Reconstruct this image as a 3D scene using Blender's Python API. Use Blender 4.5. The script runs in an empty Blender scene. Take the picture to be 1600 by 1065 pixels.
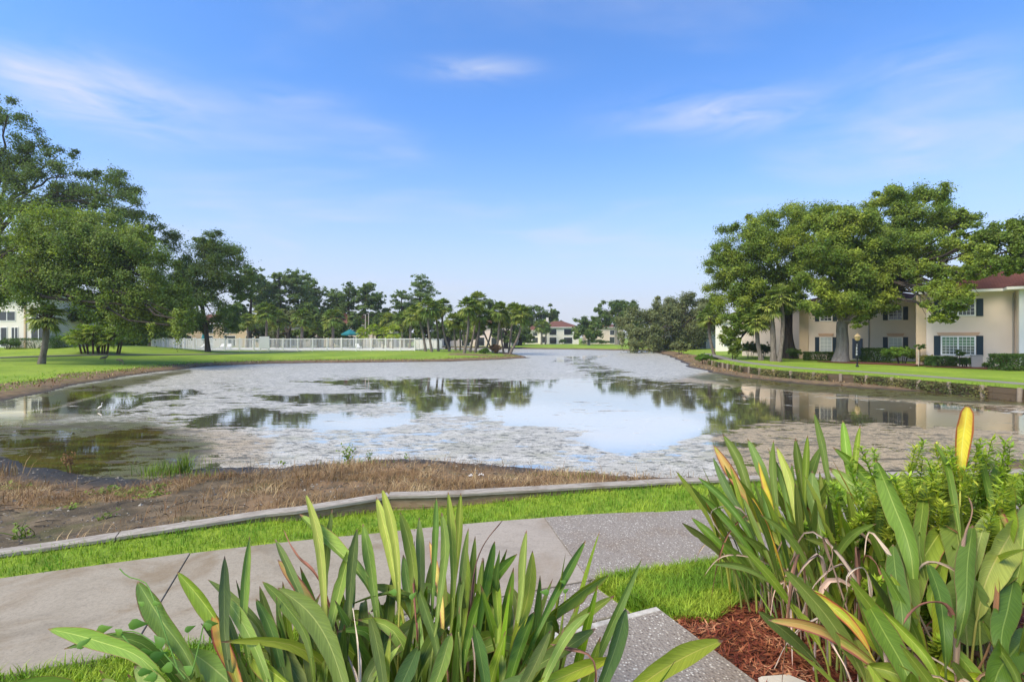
import bpy, math, random
import numpy as np
from mathutils import Vector
# ------------------------------------------------------------------ camera, world, sun, exposure
scn = bpy.context.scene
COL = scn.collection
F, HX, HY, EYE = 780.0, 800.0, 527.0, 2.0
cam_d = bpy.data.cameras.new('camera'); cam = bpy.data.objects.new('camera', cam_d); COL.objects.link(cam)
cam.location = (0, 0, EYE); cam.rotation_euler = (math.pi / 2, 0, 0)
cam_d.sensor_width = 36.0; cam_d.lens = F / 1600 * 36; cam_d.shift_y = -(532.5 - HY) / 1600
cam_d.clip_start = 0.05; cam_d.clip_end = 6000
scn.camera = cam

SUN_DIR = Vector((-0.50, -0.42, 0.80)).normalized()          # from the place towards the sun
HAZE = 0.00035
SKY_STRENGTH, SUN_STRENGTH, EXPOSURE = 0.15, 3.0, 0.86
world = bpy.data.worlds.new('World'); scn.world = world; world.use_nodes = True
wn, wl = world.node_tree.nodes, world.node_tree.links
wn.clear()
def WN(t, **kw):
    n = wn.new(t)
    for k, v in kw.items(): setattr(n, k, v)
    return n
sky = WN('ShaderNodeTexSky', sky_type='NISHITA', sun_disc=False)
sky.sun_elevation = math.asin(SUN_DIR.z); sky.sun_rotation = math.atan2(SUN_DIR.x, SUN_DIR.y)
sky.air_density = 1.0; sky.dust_density = 1.6; sky.ozone_density = 2.2
bg = WN('ShaderNodeBackground'); bg.inputs['Strength'].default_value = SKY_STRENGTH
wout = WN('ShaderNodeOutputWorld')
tc = WN('ShaderNodeTexCoord')
sep = WN('ShaderNodeSeparateXYZ'); wl.new(tc.outputs['Generated'], sep.inputs[0])
def wmath(op, a, b=None):
    n = WN('ShaderNodeMath', operation=op)
    for i, v in enumerate((a, b)):
        if v is None: continue
        if isinstance(v, (int, float)): n.inputs[i].default_value = v
        else: wl.new(v, n.inputs[i])
    return n.outputs[0]
# clouds: thin cirrus spread on a flat layer high above
zc = wmath('MAXIMUM', sep.outputs['Z'], 0.03)
cu = wmath('DIVIDE', sep.outputs['X'], wmath('ADD', zc, 0.10))
cv = wmath('DIVIDE', sep.outputs['Y'], wmath('ADD', zc, 0.10))
comb = WN('ShaderNodeCombineXYZ'); wl.new(cu, comb.inputs[0]); wl.new(cv, comb.inputs[1])
mapn = WN('ShaderNodeMapping'); wl.new(comb.outputs[0], mapn.inputs['Vector'])
mapn.inputs['Scale'].default_value = (0.55, 0.9, 1); mapn.inputs['Rotation'].default_value = (0, 0, 0.35); mapn.inputs['Location'].default_value = (0.4, 3.1, 0)
cn = WN('ShaderNodeTexNoise'); wl.new(mapn.outputs[0], cn.inputs['Vector'])
cn.inputs['Scale'].default_value = 1.15; cn.inputs['Detail'].default_value = 6; cn.inputs['Roughness'].default_value = 0.52; cn.inputs['Distortion'].default_value = 0.5
cr = WN('ShaderNodeMapRange', interpolation_type='SMOOTHSTEP'); wl.new(cn.outputs['Fac'], cr.inputs['Value'])
cr.inputs['From Min'].default_value = 0.47; cr.inputs['From Max'].default_value = 0.80; cr.inputs['To Max'].default_value = 0.55
# single wisps of cirrus, each round its own direction
cl = cr.outputs[0]
fine = WN('ShaderNodeTexNoise'); 
map2 = WN('ShaderNodeMapping'); wl.new(tc.outputs['Generated'], map2.inputs['Vector']); map2.inputs['Scale'].default_value = (2.2, 2.2, 8.5)
map2.inputs['Rotation'].default_value = (0, 0.22, 0)
wl.new(map2.outputs[0], fine.inputs['Vector']); fine.inputs['Scale'].default_value = 3.2; fine.inputs['Detail'].default_value = 7; fine.inputs['Roughness'].default_value = 0.55; fine.inputs['Distortion'].default_value = 0.6
for (px, py, wx, wz, tilt, amt) in ((150, 145, 150, 55, -0.25, .95), (60, 125, 170, 34, -0.35, .4), (750, 108, 85, 18, 0.0, .72), (1130, 175, 150, 32, 0.08, .72), (580, 197, 60, 14, -.05, .3), (1480, 110, 150, 45, .1, .5), (1430, 220, 170, 50, .1, .45), (460, 155, 90, 18, -.05, .3), (630, 245, 60, 14, -.1, .22)):
    # gnomonic coordinates on the sphere of directions: a = x/y, e = z/y
    a = wmath('SUBTRACT', wmath('DIVIDE', sep.outputs['X'], wmath('MAXIMUM', sep.outputs['Y'], .05)), (px - HX) / F)
    e = wmath('SUBTRACT', wmath('DIVIDE', sep.outputs['Z'], wmath('MAXIMUM', sep.outputs['Y'], .05)), (HY - py) / F)
    a2 = wmath('ADD', wmath('MULTIPLY', a, math.cos(tilt)), wmath('MULTIPLY', e, math.sin(tilt)))
    e2 = wmath('SUBTRACT', wmath('MULTIPLY', e, math.cos(tilt)), wmath('MULTIPLY', a, math.sin(tilt)))
    a3 = wmath('DIVIDE', a2, wx / F); e3 = wmath('DIVIDE', e2, wz / F)
    r2 = wmath('ADD', wmath('MULTIPLY', a3, a3), wmath('MULTIPLY', e3, e3))
    g = wmath('POWER', 2.718, wmath('MULTIPLY', r2, -1.0))
    nz = wmath('MAXIMUM', wmath('MULTIPLY', wmath('SUBTRACT', fine.outputs['Fac'], 0.32), 2.6), 0.0)
    cl = wmath('ADD', cl, wmath('MULTIPLY', wmath('MULTIPLY', g, nz), amt))
cl = wmath('MINIMUM', cl, 0.8)
# Nishita sky, pulled towards the photograph's stronger blue above and pale lavender haze near the horizon
hz = WN('ShaderNodeMapRange', interpolation_type='SMOOTHSTEP'); wl.new(sep.outputs['Z'], hz.inputs['Value'])
hz.inputs['From Min'].default_value = -0.02; hz.inputs['From Max'].default_value = 0.55; hz.inputs['To Min'].default_value = 1; hz.inputs['To Max'].default_value = 0
tint = WN('ShaderNodeMix', data_type='RGBA', blend_type='MULTIPLY'); tint.inputs['Factor'].default_value = 1
wl.new(sky.outputs[0], tint.inputs['A']); tint.inputs['B'].default_value = (0.48, 0.765, 1.10, 1)
hmix = WN('ShaderNodeMix', data_type='RGBA'); wl.new(wmath('POWER', hz.outputs[0], 2.1), hmix.inputs['Factor'])
wl.new(tint.outputs['Result'], hmix.inputs['A']); hmix.inputs['B'].default_value = (2.72, 2.86, 3.26, 1)
cmix = WN('ShaderNodeMix', data_type='RGBA'); wl.new(cl, cmix.inputs['Factor'])
wl.new(hmix.outputs['Result'], cmix.inputs['A']); cmix.inputs['B'].default_value = (2.75, 2.95, 3.5, 1)
wl.new(cmix.outputs['Result'], bg.inputs['Color']); wl.new(bg.outputs[0], wout.inputs['Surface'])
sun_d = bpy.data.lights.new('sun', 'SUN'); sun = bpy.data.objects.new('sun', sun_d); COL.objects.link(sun)
sun_d.energy = SUN_STRENGTH; sun_d.angle = math.radians(36); sun_d.color = (1.0, 0.86, 0.62)
sun.rotation_euler = SUN_DIR.to_track_quat('Z', 'Y').to_euler(); sun.location = (-30, -25, 60)
vs = scn.view_settings; vs.view_transform = 'Standard'; vs.look = 'None'; vs.gamma = 1; vs.exposure = EXPOSURE; vs.use_curve_mapping = False
scn.cycles.max_bounces = 8; scn.cycles.transparent_max_bounces = 8
scn.cycles.use_denoising = True

# ------------------------------------------------------------------ helpers
rng = np.random.default_rng(7); random.seed(7)
A = lambda *v: np.array(v, dtype=float)
def P(px, py, d): return A((px - HX) / F * d, d, EYE - (py - HY) / F * d)
def G(px, py, z=0.0):
    d = (EYE - z) * F / (py - HY); return A((px - HX) / F * d, d, z)
def unit(v): 
    v = np.asarray(v, float); return v / (np.linalg.norm(v, axis=-1, keepdims=True) + 1e-12)
def sm(t): t = np.clip(t, 0, 1); return t * t * (3 - 2 * t)

class Geo:
    """collects vertices, faces and uv, linked as ONE mesh"""
    def __init__(s): s.v, s.f, s.uv, s.n, s.mi = [], [], [], 0, []
    def add(s, v, f, uv=None, mi=0):
        v = np.asarray(v, float).reshape(-1, 3); f = np.asarray(f, int)
        s.v.append(v); s.f.append(f + s.n); s.n += len(v); s.mi.append(mi)
        s.uv.append(np.zeros((len(v), 2)) if uv is None else np.asarray(uv, float))
        return s
    def box(s, x0, x1, y0, y1, z0, z1, rot=None, mi=0):
        v = A([x0, y0, z0], [x1, y0, z0], [x1, y1, z0], [x0, y1, z0], [x0, y0, z1], [x1, y0, z1], [x1, y1, z1], [x0, y1, z1])
        return s.add(v, [[0, 3, 2, 1], [4, 5, 6, 7], [0, 1, 5, 4], [1, 2, 6, 5], [2, 3, 7, 6], [3, 0, 4, 7]], mi=mi)
    def bar(s, p, q, w, h, up=(0, 0, 1)):
        p, q = A(*p), A(*q); t = unit(q - p); b = unit(np.cross(t, up)); u = np.cross(b, t)
        c = [(-w / 2, -h / 2), (w / 2, -h / 2), (w / 2, h / 2), (-w / 2, h / 2)]
        v = [o + b * a + u * e for o in (p, q) for a, e in c]
        return s.add(v, [[3, 2, 1, 0], [4, 5, 6, 7], [0, 1, 5, 4], [1, 2, 6, 5], [2, 3, 7, 6], [3, 0, 4, 7]])
    def tube(s, pts, rad, k=7, cap=True, uv=None):
        pts = np.asarray(pts, float); n = len(pts); rad = np.broadcast_to(rad, (n,))
        t = unit(np.gradient(pts, axis=0)); ref = A(0.31, 0.95, 0.05)
        b = unit(np.cross(t, ref)); c = np.cross(t, b)
        a = np.arange(k) * 2 * math.pi / k
        v = pts[:, None] + rad[:, None, None] * (np.cos(a)[None, :, None] * b[:, None] + np.sin(a)[None, :, None] * c[:, None])
        i, j = np.meshgrid(np.arange(n - 1), np.arange(k), indexing='ij'); j2 = (j + 1) % k
        f = np.stack([i * k + j, i * k + j2, (i + 1) * k + j2, (i + 1) * k + j], -1).reshape(-1, 4)
        u = None
        if uv is None:
            L = np.concatenate([[0], np.cumsum(np.linalg.norm(np.diff(pts, axis=0), axis=1))])
            u = np.stack(np.broadcast_arrays(np.arange(k)[None] / k, L[:, None]), -1).reshape(-1, 2)
        else: u = np.broadcast_to(uv, (n * k, 2))
        s.add(v.reshape(-1, 3), f, u)
        if cap:
            s.add(np.vstack([v[-1], pts[-1:] ]), [[q, (q + 1) % k, k] for q in range(k)], np.broadcast_to(u[-1], (k + 1, 2)))
            s.add(np.vstack([v[0], pts[:1]]), [[(q + 1) % k, q, k] for q in range(k)], np.broadcast_to(u[0], (k + 1, 2)))
        return s
    def lathe(s, prof, c=(0, 0, 0), k=16):
        prof = np.asarray(prof, float); a = np.arange(k) * 2 * math.pi / k
        v = np.stack([prof[:, None, 0] * np.cos(a), prof[:, None, 0] * np.sin(a), np.broadcast_to(prof[:, None, 1], (len(prof), k))], -1) + A(*c)
        i, j = np.meshgrid(np.arange(len(prof) - 1), np.arange(k), indexing='ij'); j2 = (j + 1) % k
        return s.add(v.reshape(-1, 3), np.stack([i * k + j, i * k + j2, (i + 1) * k + j2, (i + 1) * k + j], -1).reshape(-1, 4))
    def mesh(s, name, mat, smooth=False):
        me = bpy.data.meshes.new(name)
        V = np.concatenate(s.v); U = np.concatenate(s.uv)
        tot = np.concatenate([np.full(len(f), f.shape[1]) for f in s.f]); vi = np.concatenate([f.ravel() for f in s.f])
        me.vertices.add(len(V)); me.vertices.foreach_set('co', V.ravel().astype(np.float32))
        me.loops.add(len(vi)); me.loops.foreach_set('vertex_index', vi.astype(np.int32))
        st = np.concatenate([[0], np.cumsum(tot)[:-1]])
        me.polygons.add(len(tot)); me.polygons.foreach_set('loop_start', st.astype(np.int32)); me.polygons.foreach_set('loop_total', tot.astype(np.int32))
        me.polygons.foreach_set('use_smooth', np.full(len(tot), bool(smooth)))
        uvl = me.uv_layers.new(name='uv'); uvl.data.foreach_set('uv', U[vi].ravel().astype(np.float32))
        mats = mat if isinstance(mat, (list, tuple)) else [mat]
        for m in mats: me.materials.append(m)
        if len(mats) > 1:
            me.polygons.foreach_set('material_index', np.concatenate([np.full(len(f), m) for f, m in zip(s.f, s.mi)]).astype(np.int32))
        me.update(); me.validate()
        return me
    def build(s, name, mat, parent=None, smooth=False, **props):
        o = bpy.data.objects.new(name, s.mesh(name, mat, smooth)); COL.objects.link(o)
        if parent is not None: o.parent = parent
        for k, v in props.items(): o[k] = v
        return o
def tag(o, label, cat, group=None):
    o['label'] = label; o['category'] = cat
    if group: o['group'] = group
    return o
def empty(name, loc, label, cat, group=None, rz=0.0):
    o = bpy.data.objects.new(name, None); COL.objects.link(o); o.location = loc; o.rotation_euler = (0, 0, rz); o.empty_display_size = .3
    return tag(o, label, cat, group)
def structure(o): o['kind'] = 'structure'; return o
def stuff(o): o['kind'] = 'stuff'; return o
def share(o, parent, name=None):
    c = o.copy(); COL.objects.link(c); c.parent = parent
    return c

def spline(pts, n):
    """smooth curve through the points, chord-length parametrised"""
    p = np.asarray(pts, float); k = np.concatenate([[0], np.cumsum(np.maximum(np.linalg.norm(np.diff(p, axis=0), axis=1), 1e-6) ** .7)]); m = len(p); t = np.zeros_like(p)
    sl = np.diff(p, axis=0) / np.diff(k)[:, None]
    for i in range(1, m - 1): h0, h1 = k[i] - k[i - 1], k[i + 1] - k[i]; t[i] = (sl[i - 1] * h1 + sl[i] * h0) / (h0 + h1)
    t[0] = sl[0] * 1.5 - t[1] * .5 if m > 2 else sl[0]; t[-1] = sl[-1] * 1.5 - t[-2] * .5 if m > 2 else sl[-1]
    q = np.linspace(0, k[-1], n); i = np.clip(np.searchsorted(k, q, 'right') - 1, 0, m - 2); h = (k[i + 1] - k[i])[:, None]; u = ((q - k[i])[:, None]) / h
    return (2 * u**3 - 3 * u**2 + 1) * p[i] + (u**3 - 2 * u**2 + u) * h * t[i] + (3 * u**2 - 2 * u**3) * p[i + 1] + (u**3 - u**2) * h * t[i + 1]
def in_poly(x, y, poly):
    poly = np.asarray(poly, float); r = np.zeros(np.shape(x), bool); n = len(poly)
    for i in range(n):
        (x0, y0), (x1, y1) = poly[i - 1], poly[i]
        if y0 == y1: continue
        r ^= ((y0 > y) != (y1 > y)) & (x < (x1 - x0) * (y - y0) / (y1 - y0) + x0)
    return r
def d_line(x, y, pl, closed=False):
    pl = np.asarray(pl, float); best = np.full(np.shape(x), 1e9)
    for i in range(0 if closed else 1, len(pl)):
        a, b = pl[i - 1], pl[i]; ab = b - a; L = max(ab @ ab, 1e-12)
        t = np.clip(((x - a[0]) * ab[0] + (y - a[1]) * ab[1]) / L, 0, 1)
        best = np.minimum(best, np.hypot(x - a[0] - t * ab[0], y - a[1] - t * ab[1]))
    return best
def sd_poly(x, y, poly): 
    d = d_line(x, y, poly, True); return np.where(in_poly(x, y, poly), -d, d)
def vnoise(x, y, s, seed=0):
    """value noise, numpy"""
    x = np.asarray(x) * s; y = np.asarray(y) * s; xi = np.floor(x).astype(int); yi = np.floor(y).astype(int); fx, fy = sm(x - xi), sm(y - yi)
    def h(i, j):
        v = np.sin(i * 127.1 + j * 311.7 + seed * 74.7) * 43758.5453; return v - np.floor(v)
    return (h(xi, yi) * (1 - fx) + h(xi + 1, yi) * fx) * (1 - fy) + (h(xi, yi + 1) * (1 - fx) + h(xi + 1, yi + 1) * fx) * fy

# ------------------------------------------------------------------ materials
class M:
    def __init__(s, name):
        s.m = bpy.data.materials.new(name); s.m.use_nodes = True; s.n = s.m.node_tree.nodes; s.l = s.m.node_tree.links
        s.b = s.n['Principled BSDF']; s.out = s.n['Material Output']
    def node(s, t, ins=None, **kw):
        n = s.n.new(t)
        for k, v in kw.items(): setattr(n, k, v)
        for k, v in (ins or {}).items():
            if hasattr(v, 'is_linked') or isinstance(v, bpy.types.NodeSocket): s.l.new(v, n.inputs[k])
            else: n.inputs[k].default_value = v
        return n
    def set(s, **kw):
        for k, v in kw.items():
            k = {'color': 'Base Color', 'rough': 'Roughness', 'normal': 'Normal', 'spec': 'Specular IOR Level', 'ior': 'IOR', 'metal': 'Metallic', 'alpha': 'Alpha'}.get(k, k)
            if isinstance(v, bpy.types.NodeSocket): s.l.new(v, s.b.inputs[k])
            else: s.b.inputs[k].default_value = (*v, 1) if isinstance(v, tuple) and len(v) == 3 else v
        return s
    def math(s, op, a, b=0.0, clamp=False):
        n = s.n.new('ShaderNodeMath'); n.operation = op; n.use_clamp = clamp
        for i, v in enumerate((a, b)):
            if isinstance(v, bpy.types.NodeSocket): s.l.new(v, n.inputs[i])
            else: n.inputs[i].default_value = v
        return n.outputs[0]
    def pos(s): return s.node('ShaderNodeNewGeometry').outputs['Position']
    def obj(s): return s.node('ShaderNodeTexCoord').outputs['Object']
    def uv(s): return s.node('ShaderNodeTexCoord').outputs['UV']
    def attr(s, name): return s.node('ShaderNodeAttribute', attribute_name=name).outputs['Fac']
    def island(s): return s.node('ShaderNodeNewGeometry').outputs['Random Per Island']
    def objrand(s): return s.node('ShaderNodeObjectInfo').outputs['Random']
    def noise(s, scale, detail=4, rough=.55, vec=None, dist=0.0, stretch=None):
        vec = vec or s.pos()
        if stretch: vec = s.node('ShaderNodeMapping', {'Vector': vec, 'Scale': stretch}).outputs[0]
        return s.node('ShaderNodeTexNoise', {'Vector': vec, 'Scale': scale, 'Detail': detail, 'Roughness': rough, 'Distortion': dist}).outputs['Fac']
    def ramp(s, fac, *stops):
        n = s.n.new('ShaderNodeValToRGB'); s.l.new(fac, n.inputs[0]); e = n.color_ramp.elements
        while len(e) < len(stops): e.new(0.5)
        for el, (p, c) in zip(e, stops): el.position = p; el.color = (*c, 1) if len(c) == 3 else c
        return n.outputs[0]
    def range(s, v, a, b, c=0.0, d=1.0, smooth=True):
        n = s.node('ShaderNodeMapRange', {'Value': v, 'From Min': a, 'From Max': b, 'To Min': c, 'To Max': d})
        if smooth: n.interpolation_type = 'SMOOTHSTEP'
        return n.outputs[0]
    def mix(s, f, a, b, mode='MIX'):
        n = s.n.new('ShaderNodeMix'); n.data_type = 'RGBA'; n.blend_type = mode
        for k, v in (('Factor', f), ('A', a), ('B', b)):
            i = n.inputs[{'Factor': 0, 'A': 6, 'B': 7}[k]]
            if isinstance(v, bpy.types.NodeSocket): s.l.new(v, i)
            elif k == 'Factor': i.default_value = v
            else: i.default_value = (*v, 1)
        return n.outputs[2]
    def bump(s, h, strength=.3, dist=.02, normal=None):
        ins = {'Height': h, 'Strength': strength, 'Distance': dist}
        if normal: ins['Normal'] = normal
        return s.node('ShaderNodeBump', ins).outputs[0]
    def translucent(s, col, f):
        t = s.n.new('ShaderNodeBsdfTranslucent')
        if isinstance(col, bpy.types.NodeSocket): s.l.new(col, t.inputs[0])
        else: t.inputs[0].default_value = (*col, 1)
        mx = s.n.new('ShaderNodeMixShader'); mx.inputs[0].default_value = f
        s.l.new(s.b.outputs[0], mx.inputs[1]); s.l.new(t.outputs[0], mx.inputs[2]); s.l.new(mx.outputs[0], s.out.inputs[0]); return s

def simple(name, col, rough=.6, var=.12, scale=3.0, bump=0.0, spec=.4):
    m = M(name); n = m.noise(scale, 5)
    c = m.mix(n, tuple(x * (1 - var * 1.6) for x in col), tuple(min(1, x * (1 + var)) for x in col)); m.set(color=c, rough=rough, spec=spec)
    if bump: m.set(normal=m.bump(m.noise(scale * 8, 4), bump, .01))
    return m.m
def leafmat(name, dark, light, tip=None, scale=.45, trans=.42, rough=.55, spec=.25):
    """foliage colour: each leaf its own value, broad clumps of younger leaves"""
    m = M(name); n = m.noise(scale, 3); k = m.island()
    c = m.mix(m.range(n, .36, .66), dark, light)
    if tip: c = m.mix(m.math('MULTIPLY', m.range(n, .48, .66), m.range(k, .15, .8)), c, tip)
    v = m.range(k, 0, 1, .6, 1.35, False)
    hsv = m.node('ShaderNodeHueSaturation', {'Color': c, 'Value': v, 'Hue': m.range(k, 0, 1, .485, .512, False), 'Saturation': .96})
    m.set(color=hsv.outputs[0], rough=rough, spec=spec)
    tcol = m.mix(1.0, hsv.outputs[0], (1.25, 1.3, .7), 'MULTIPLY')
    return m.translucent(tcol, trans).m
def bark(name, a, b, sc=2.0):
    m = M(name); v = m.obj()
    n = m.noise(sc, 6, .65, v, .4, (3, 3, .6)); n2 = m.noise(sc * 6, 4, .6, v, 0, (2, 2, .5))
    m.set(color=m.ramp(n, (.3, a), (.7, b)), rough=.9, spec=.15, normal=m.bump(m.math('ADD', n2, n), .9, .12)); return m.m

MT = {}
# --- terrain: lawn green, bare dirt, mud, by the ground's own attributes
def terrain_mat():
    m = M('ground_cover'); g = m.attr('grass'); wet = m.attr('wet'); dry = m.attr('dry')
    n1 = m.noise(.22, 5); n2 = m.noise(2.5, 6, .62); n3 = m.noise(26, 4, .6)
    lawn = m.mix(m.range(n1, .35, .65), (.165, .255, .022), (.26, .345, .034))
    lawn = m.mix(m.range(n2, .48, .66, 0, .55), lawn, (.16, .20, .03)); lawn = m.mix(m.range(m.noise(.09, 5, .65), .5, .62, 0, .4), lawn, (.23, .26, .05))
    lawn = m.mix(m.range(n3, .35, .7, 0, .5), lawn, (.09, .17, .012))
    dirt = m.ramp(n2, (.30, (.05, .038, .022)), (.5, (.11, .082, .047)), (.72, (.215, .16, .098)))
    dirt = m.mix(m.range(n3, .45, .8, 0, .6), dirt, (.05, .042, .034))
    speck = m.noise(70, 2, .5); dirt = m.mix(m.range(speck, .66, .76, 0, .55), dirt, (.36, .32, .27))
    straw = m.mix(m.noise(9, 4, .7, None, .5, (1, 3, 1)), (.15, .085, .04), (.33, .21, .11))
    dirt = m.mix(m.math('MULTIPLY', dry, m.range(m.noise(3.0, 4), .30, .62)), dirt, straw)
    moss = m.math('MULTIPLY', m.range(m.noise(1.1, 4), .52, .7, 0, .55), m.math('SUBTRACT', 1.0, wet))
    dirt = m.mix(moss, dirt, (.10, .105, .028))
    mud = m.mix(n2, (.022, .018, .013), (.05, .042, .032))
    dirt = m.mix(wet, dirt, mud)
    edge = m.math('ADD', g, m.math('MULTIPLY', m.math('SUBTRACT', m.noise(1.3, 6, .65), .5), .9))
    c = m.mix(m.range(edge, .40, .62), dirt, lawn)
    h = m.math('ADD', m.math('MULTIPLY', n3, .5), n2)
    m.set(color=c, rough=m.range(wet, 0, 1, .92, .45), spec=.2, normal=m.bump(h, .7, .06)); return m.m
MT['ground'] = terrain_mat()
def lawn_mat():
    m = M('mown_lawn'); n1 = m.noise(.3, 5); n2 = m.noise(3.5, 5, .62); n3 = m.noise(24, 4, .6)
    lawn = m.mix(m.range(n1, .35, .65), (.165, .255, .022), (.26, .345, .034))
    lawn = m.mix(m.range(n2, .48, .66, 0, .55), lawn, (.16, .20, .03)); lawn = m.mix(m.range(m.noise(.2, 5, .65), .5, .62, 0, .4), lawn, (.23, .26, .05)); lawn = m.mix(m.range(n3, .35, .7, 0, .5), lawn, (.09, .17, .012))
    m.set(color=lawn, rough=.9, spec=.15, normal=m.bump(m.math('ADD', n3, n2), .7, .05)); return m.m
MT['lawn'] = lawn_mat()
def water_mat():
    m = M('pond_water'); mat_ = m.attr('mat'); tan = m.attr('tan'); shal = m.attr('shallow'); p = m.pos()
    nA = m.noise(.5, 7, .66, p, .6, (.75, 1.2, 1)); nB = m.noise(3.0, 7, .68, p, .5, (.6, 1.3, 1)); nC = m.noise(30, 5, .66, p, 0); nS = m.noise(1.5, 6, .66, p, .5, (.32, 1.9, 1))
    mid = lambda n, k: m.math('MULTIPLY', m.math('SUBTRACT', n, .5), k)
    e = m.math('ADD', mat_, m.math('ADD', m.math('ADD', mid(nA, 2.3), mid(nB, 2.1)), m.math('ADD', mid(nC, .7), mid(nS, .9))))
    fac = m.range(e, .455, .485)
    w = m.b
    bed = m.mix(m.range(nS, .38, .66), (.030, .022, .009), (.105, .072, .018))
    bed = m.mix(m.range(nB, .50, .64), bed, (.075, .085, .014))
    murk = m.mix(m.range(m.math('ADD', shal, mid(nS, .9)), .3, .85), (.012, .014, .010), bed)
    sf = m.range(m.math('ADD', shal, mid(nS, .9)), .2, .7); sky_sheen = m.range(m.math('ADD', m.attr('sky_sheen'), mid(nA, .8)), .1, 1.0, 0, 1); m.set(color=m.mix(sf, (.96, .84, .66), murk), metal=m.math('MULTIPLY', m.range(sf, 0, 1, .95, 0.0), m.range(sky_sheen, 0, 1, 1, .76)), rough=.035, ior=3.0, spec=.5)
    rip = m.noise(2.2, 3, .5, p, 0, (.35, 1.6, 1)); m.set(normal=m.bump(rip, .03, .05))
    s = m.node('ShaderNodeBsdfPrincipled')
    pale = m.mix(m.range(nC, .36, .60), (.22, .20, .15), (.58, .54, .46))
    pale = m.mix(m.range(m.noise(1.1, 6, .7, p, .4, (.7, 1.3, 1)), .5, .64, 0, .5), pale, (.30, .285, .16)); pale = m.mix(m.range(nB, .46, .66, 0, .6), pale, (.66, .62, .54)); pale = m.mix(m.range(nA, .5, .72, 0, .55), pale, (.36, .335, .27))
    tn = m.mix(m.range(nC, .36, .62), (.19, .135, .07), (.54, .42, .265)); tn = m.mix(m.range(nS, .54, .64, 0, .75), tn, (.10, .075, .04))
    col = m.mix(m.range(m.math('ADD', tan, mid(nA, .7)), .3, .7), pale, tn)
    hole = m.math('MULTIPLY', m.range(m.noise(7, 6, .74, p, .3, (.7, 1.2, 1)), .52, .575), .85); col = m.mix(hole, col, (.075, .07, .045))
    olive = m.mix(m.range(nC, .36, .62), (.045, .048, .012), (.15, .14, .035)); olive = m.mix(m.range(nS, .45, .6), olive, (.07, .05, .02))
    col = m.mix(m.range(m.math('ADD', shal, m.math('ADD', mid(nB, 1.2), mid(nA, 1.2))), .30, .75), col, olive)
    m.l.new(col, s.inputs['Base Color']); s.inputs['Roughness'].default_value = .36; s.inputs['Specular IOR Level'].default_value = .35
    m.l.new(m.bump(m.math('ADD', nC, m.math('MULTIPLY', nB, 1.5)), .6, .03), s.inputs['Normal'])
    mx = m.node('ShaderNodeMixShader', {0: fac}); m.l.new(w.outputs[0], mx.inputs[1]); m.l.new(s.outputs[0], mx.inputs[2]); m.l.new(mx.outputs[0], m.out.inputs[0])
    return m.m
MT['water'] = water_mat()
def concrete_mat(name, a, b, stain):
    m = M(name); n = m.noise(3.0, 7, .65, None, .2); n2 = m.noise(38, 5, .65); st = m.noise(1.1, 5, .6, None, .6)
    c = m.mix(n, a, b); c = m.mix(m.range(n2, .42, .72, 0, .35), c, tuple(x * .55 for x in a)); c = m.mix(m.range(st, .46, .62, 0, .7), c, stain); c = m.mix(m.range(m.noise(.55, 6, .7, None, .8), .5, .62, 0, .4), c, tuple(x * .62 for x in a)); sp = m.noise(120, 2, .5); c = m.mix(m.range(sp, .62, .72, 0, .5), c, (.12, .10, .08))
    c = m.mix(m.range(m.noise(7, 4, .7, None, .3, (1, 2.2, 1)), .56, .75, 0, .35), c, (.13, .105, .085))
    m.set(color=c, rough=.9, spec=.2, normal=m.bump(m.math('ADD', n2, n), .28, .01)); return m.m
MT['concrete'] = concrete_mat('weathered_concrete', (.26, .22, .16), (.36, .31, .24), (.20, .145, .085))
MT['concrete_clean'] = concrete_mat('pale_concrete', (.30, .255, .205), (.37, .32, .265), (.24, .185, .13))
def aggregate_mat(name, matrix, brown):
    m = M(name); p = m.pos()
    v = m.node('ShaderNodeTexVoronoi', {'Vector': p, 'Scale': 62.0, 'Randomness': 1.0}); d, vc = v.outputs['Distance'], v.outputs['Color']
    sepc = m.node('ShaderNodeSeparateColor', {0: vc}); r = sepc.outputs[0]; gg = sepc.outputs[1]
    st = m.ramp(r, (0.0, (.13, .10, .08)), (.45, (.25, .21, .17)), (.72, (.38, .335, .285)), (.9, (.50, .46, .39)), (1.0, (.60, .56, .49)))
    inside = m.range(m.math('ADD', d, m.math('MULTIPLY', gg, .2)), .38, .56, 1, 0)
    c = m.mix(inside, matrix, st); c = m.mix(m.range(m.noise(1.8, 5, .6), .45, .7, 0, .5), c, brown, 'MULTIPLY')
    m.set(color=c, rough=.75, spec=.3, normal=m.bump(m.math('SUBTRACT', 1.0, d), .6, .01)); return m.m
MT['aggregate'] = aggregate_mat('exposed_aggregate', (.24, .205, .17), (.80, .68, .55))
MT['white_paint'] = simple('worn_white_paint', (.50, .46, .40), .8, .55, 14, .3)
def wood_mat(name, a, b, c3):
    m = M(name); u = m.uv(); g = m.noise(3.0, 6, .72, u, 1.0, (1.6, 10, 1)); n = m.noise(2.2, 4, .6)
    c = m.ramp(g, (.28, a), (.52, b), (.75, c3)); c = m.mix(m.range(n, .5, .75, 0, .5), c, (.13, .085, .05))
    kn = m.node('ShaderNodeTexVoronoi', {'Vector': m.node('ShaderNodeMapping', {'Vector': u, 'Scale': (2.2, 6, 1)}).outputs[0], 'Scale': 1.0}).outputs['Distance']
    c = m.mix(m.range(kn, .03, .09, .75, 0), c, (.06, .04, .025))
    m.set(color=c, rough=.85, spec=.2, normal=m.bump(g, .45, .01)); return m.m
MT['grey_wood'] = wood_mat('weathered_grey_timber', (.15, .12, .09), (.33, .29, .24), (.52, .47, .41))
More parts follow.
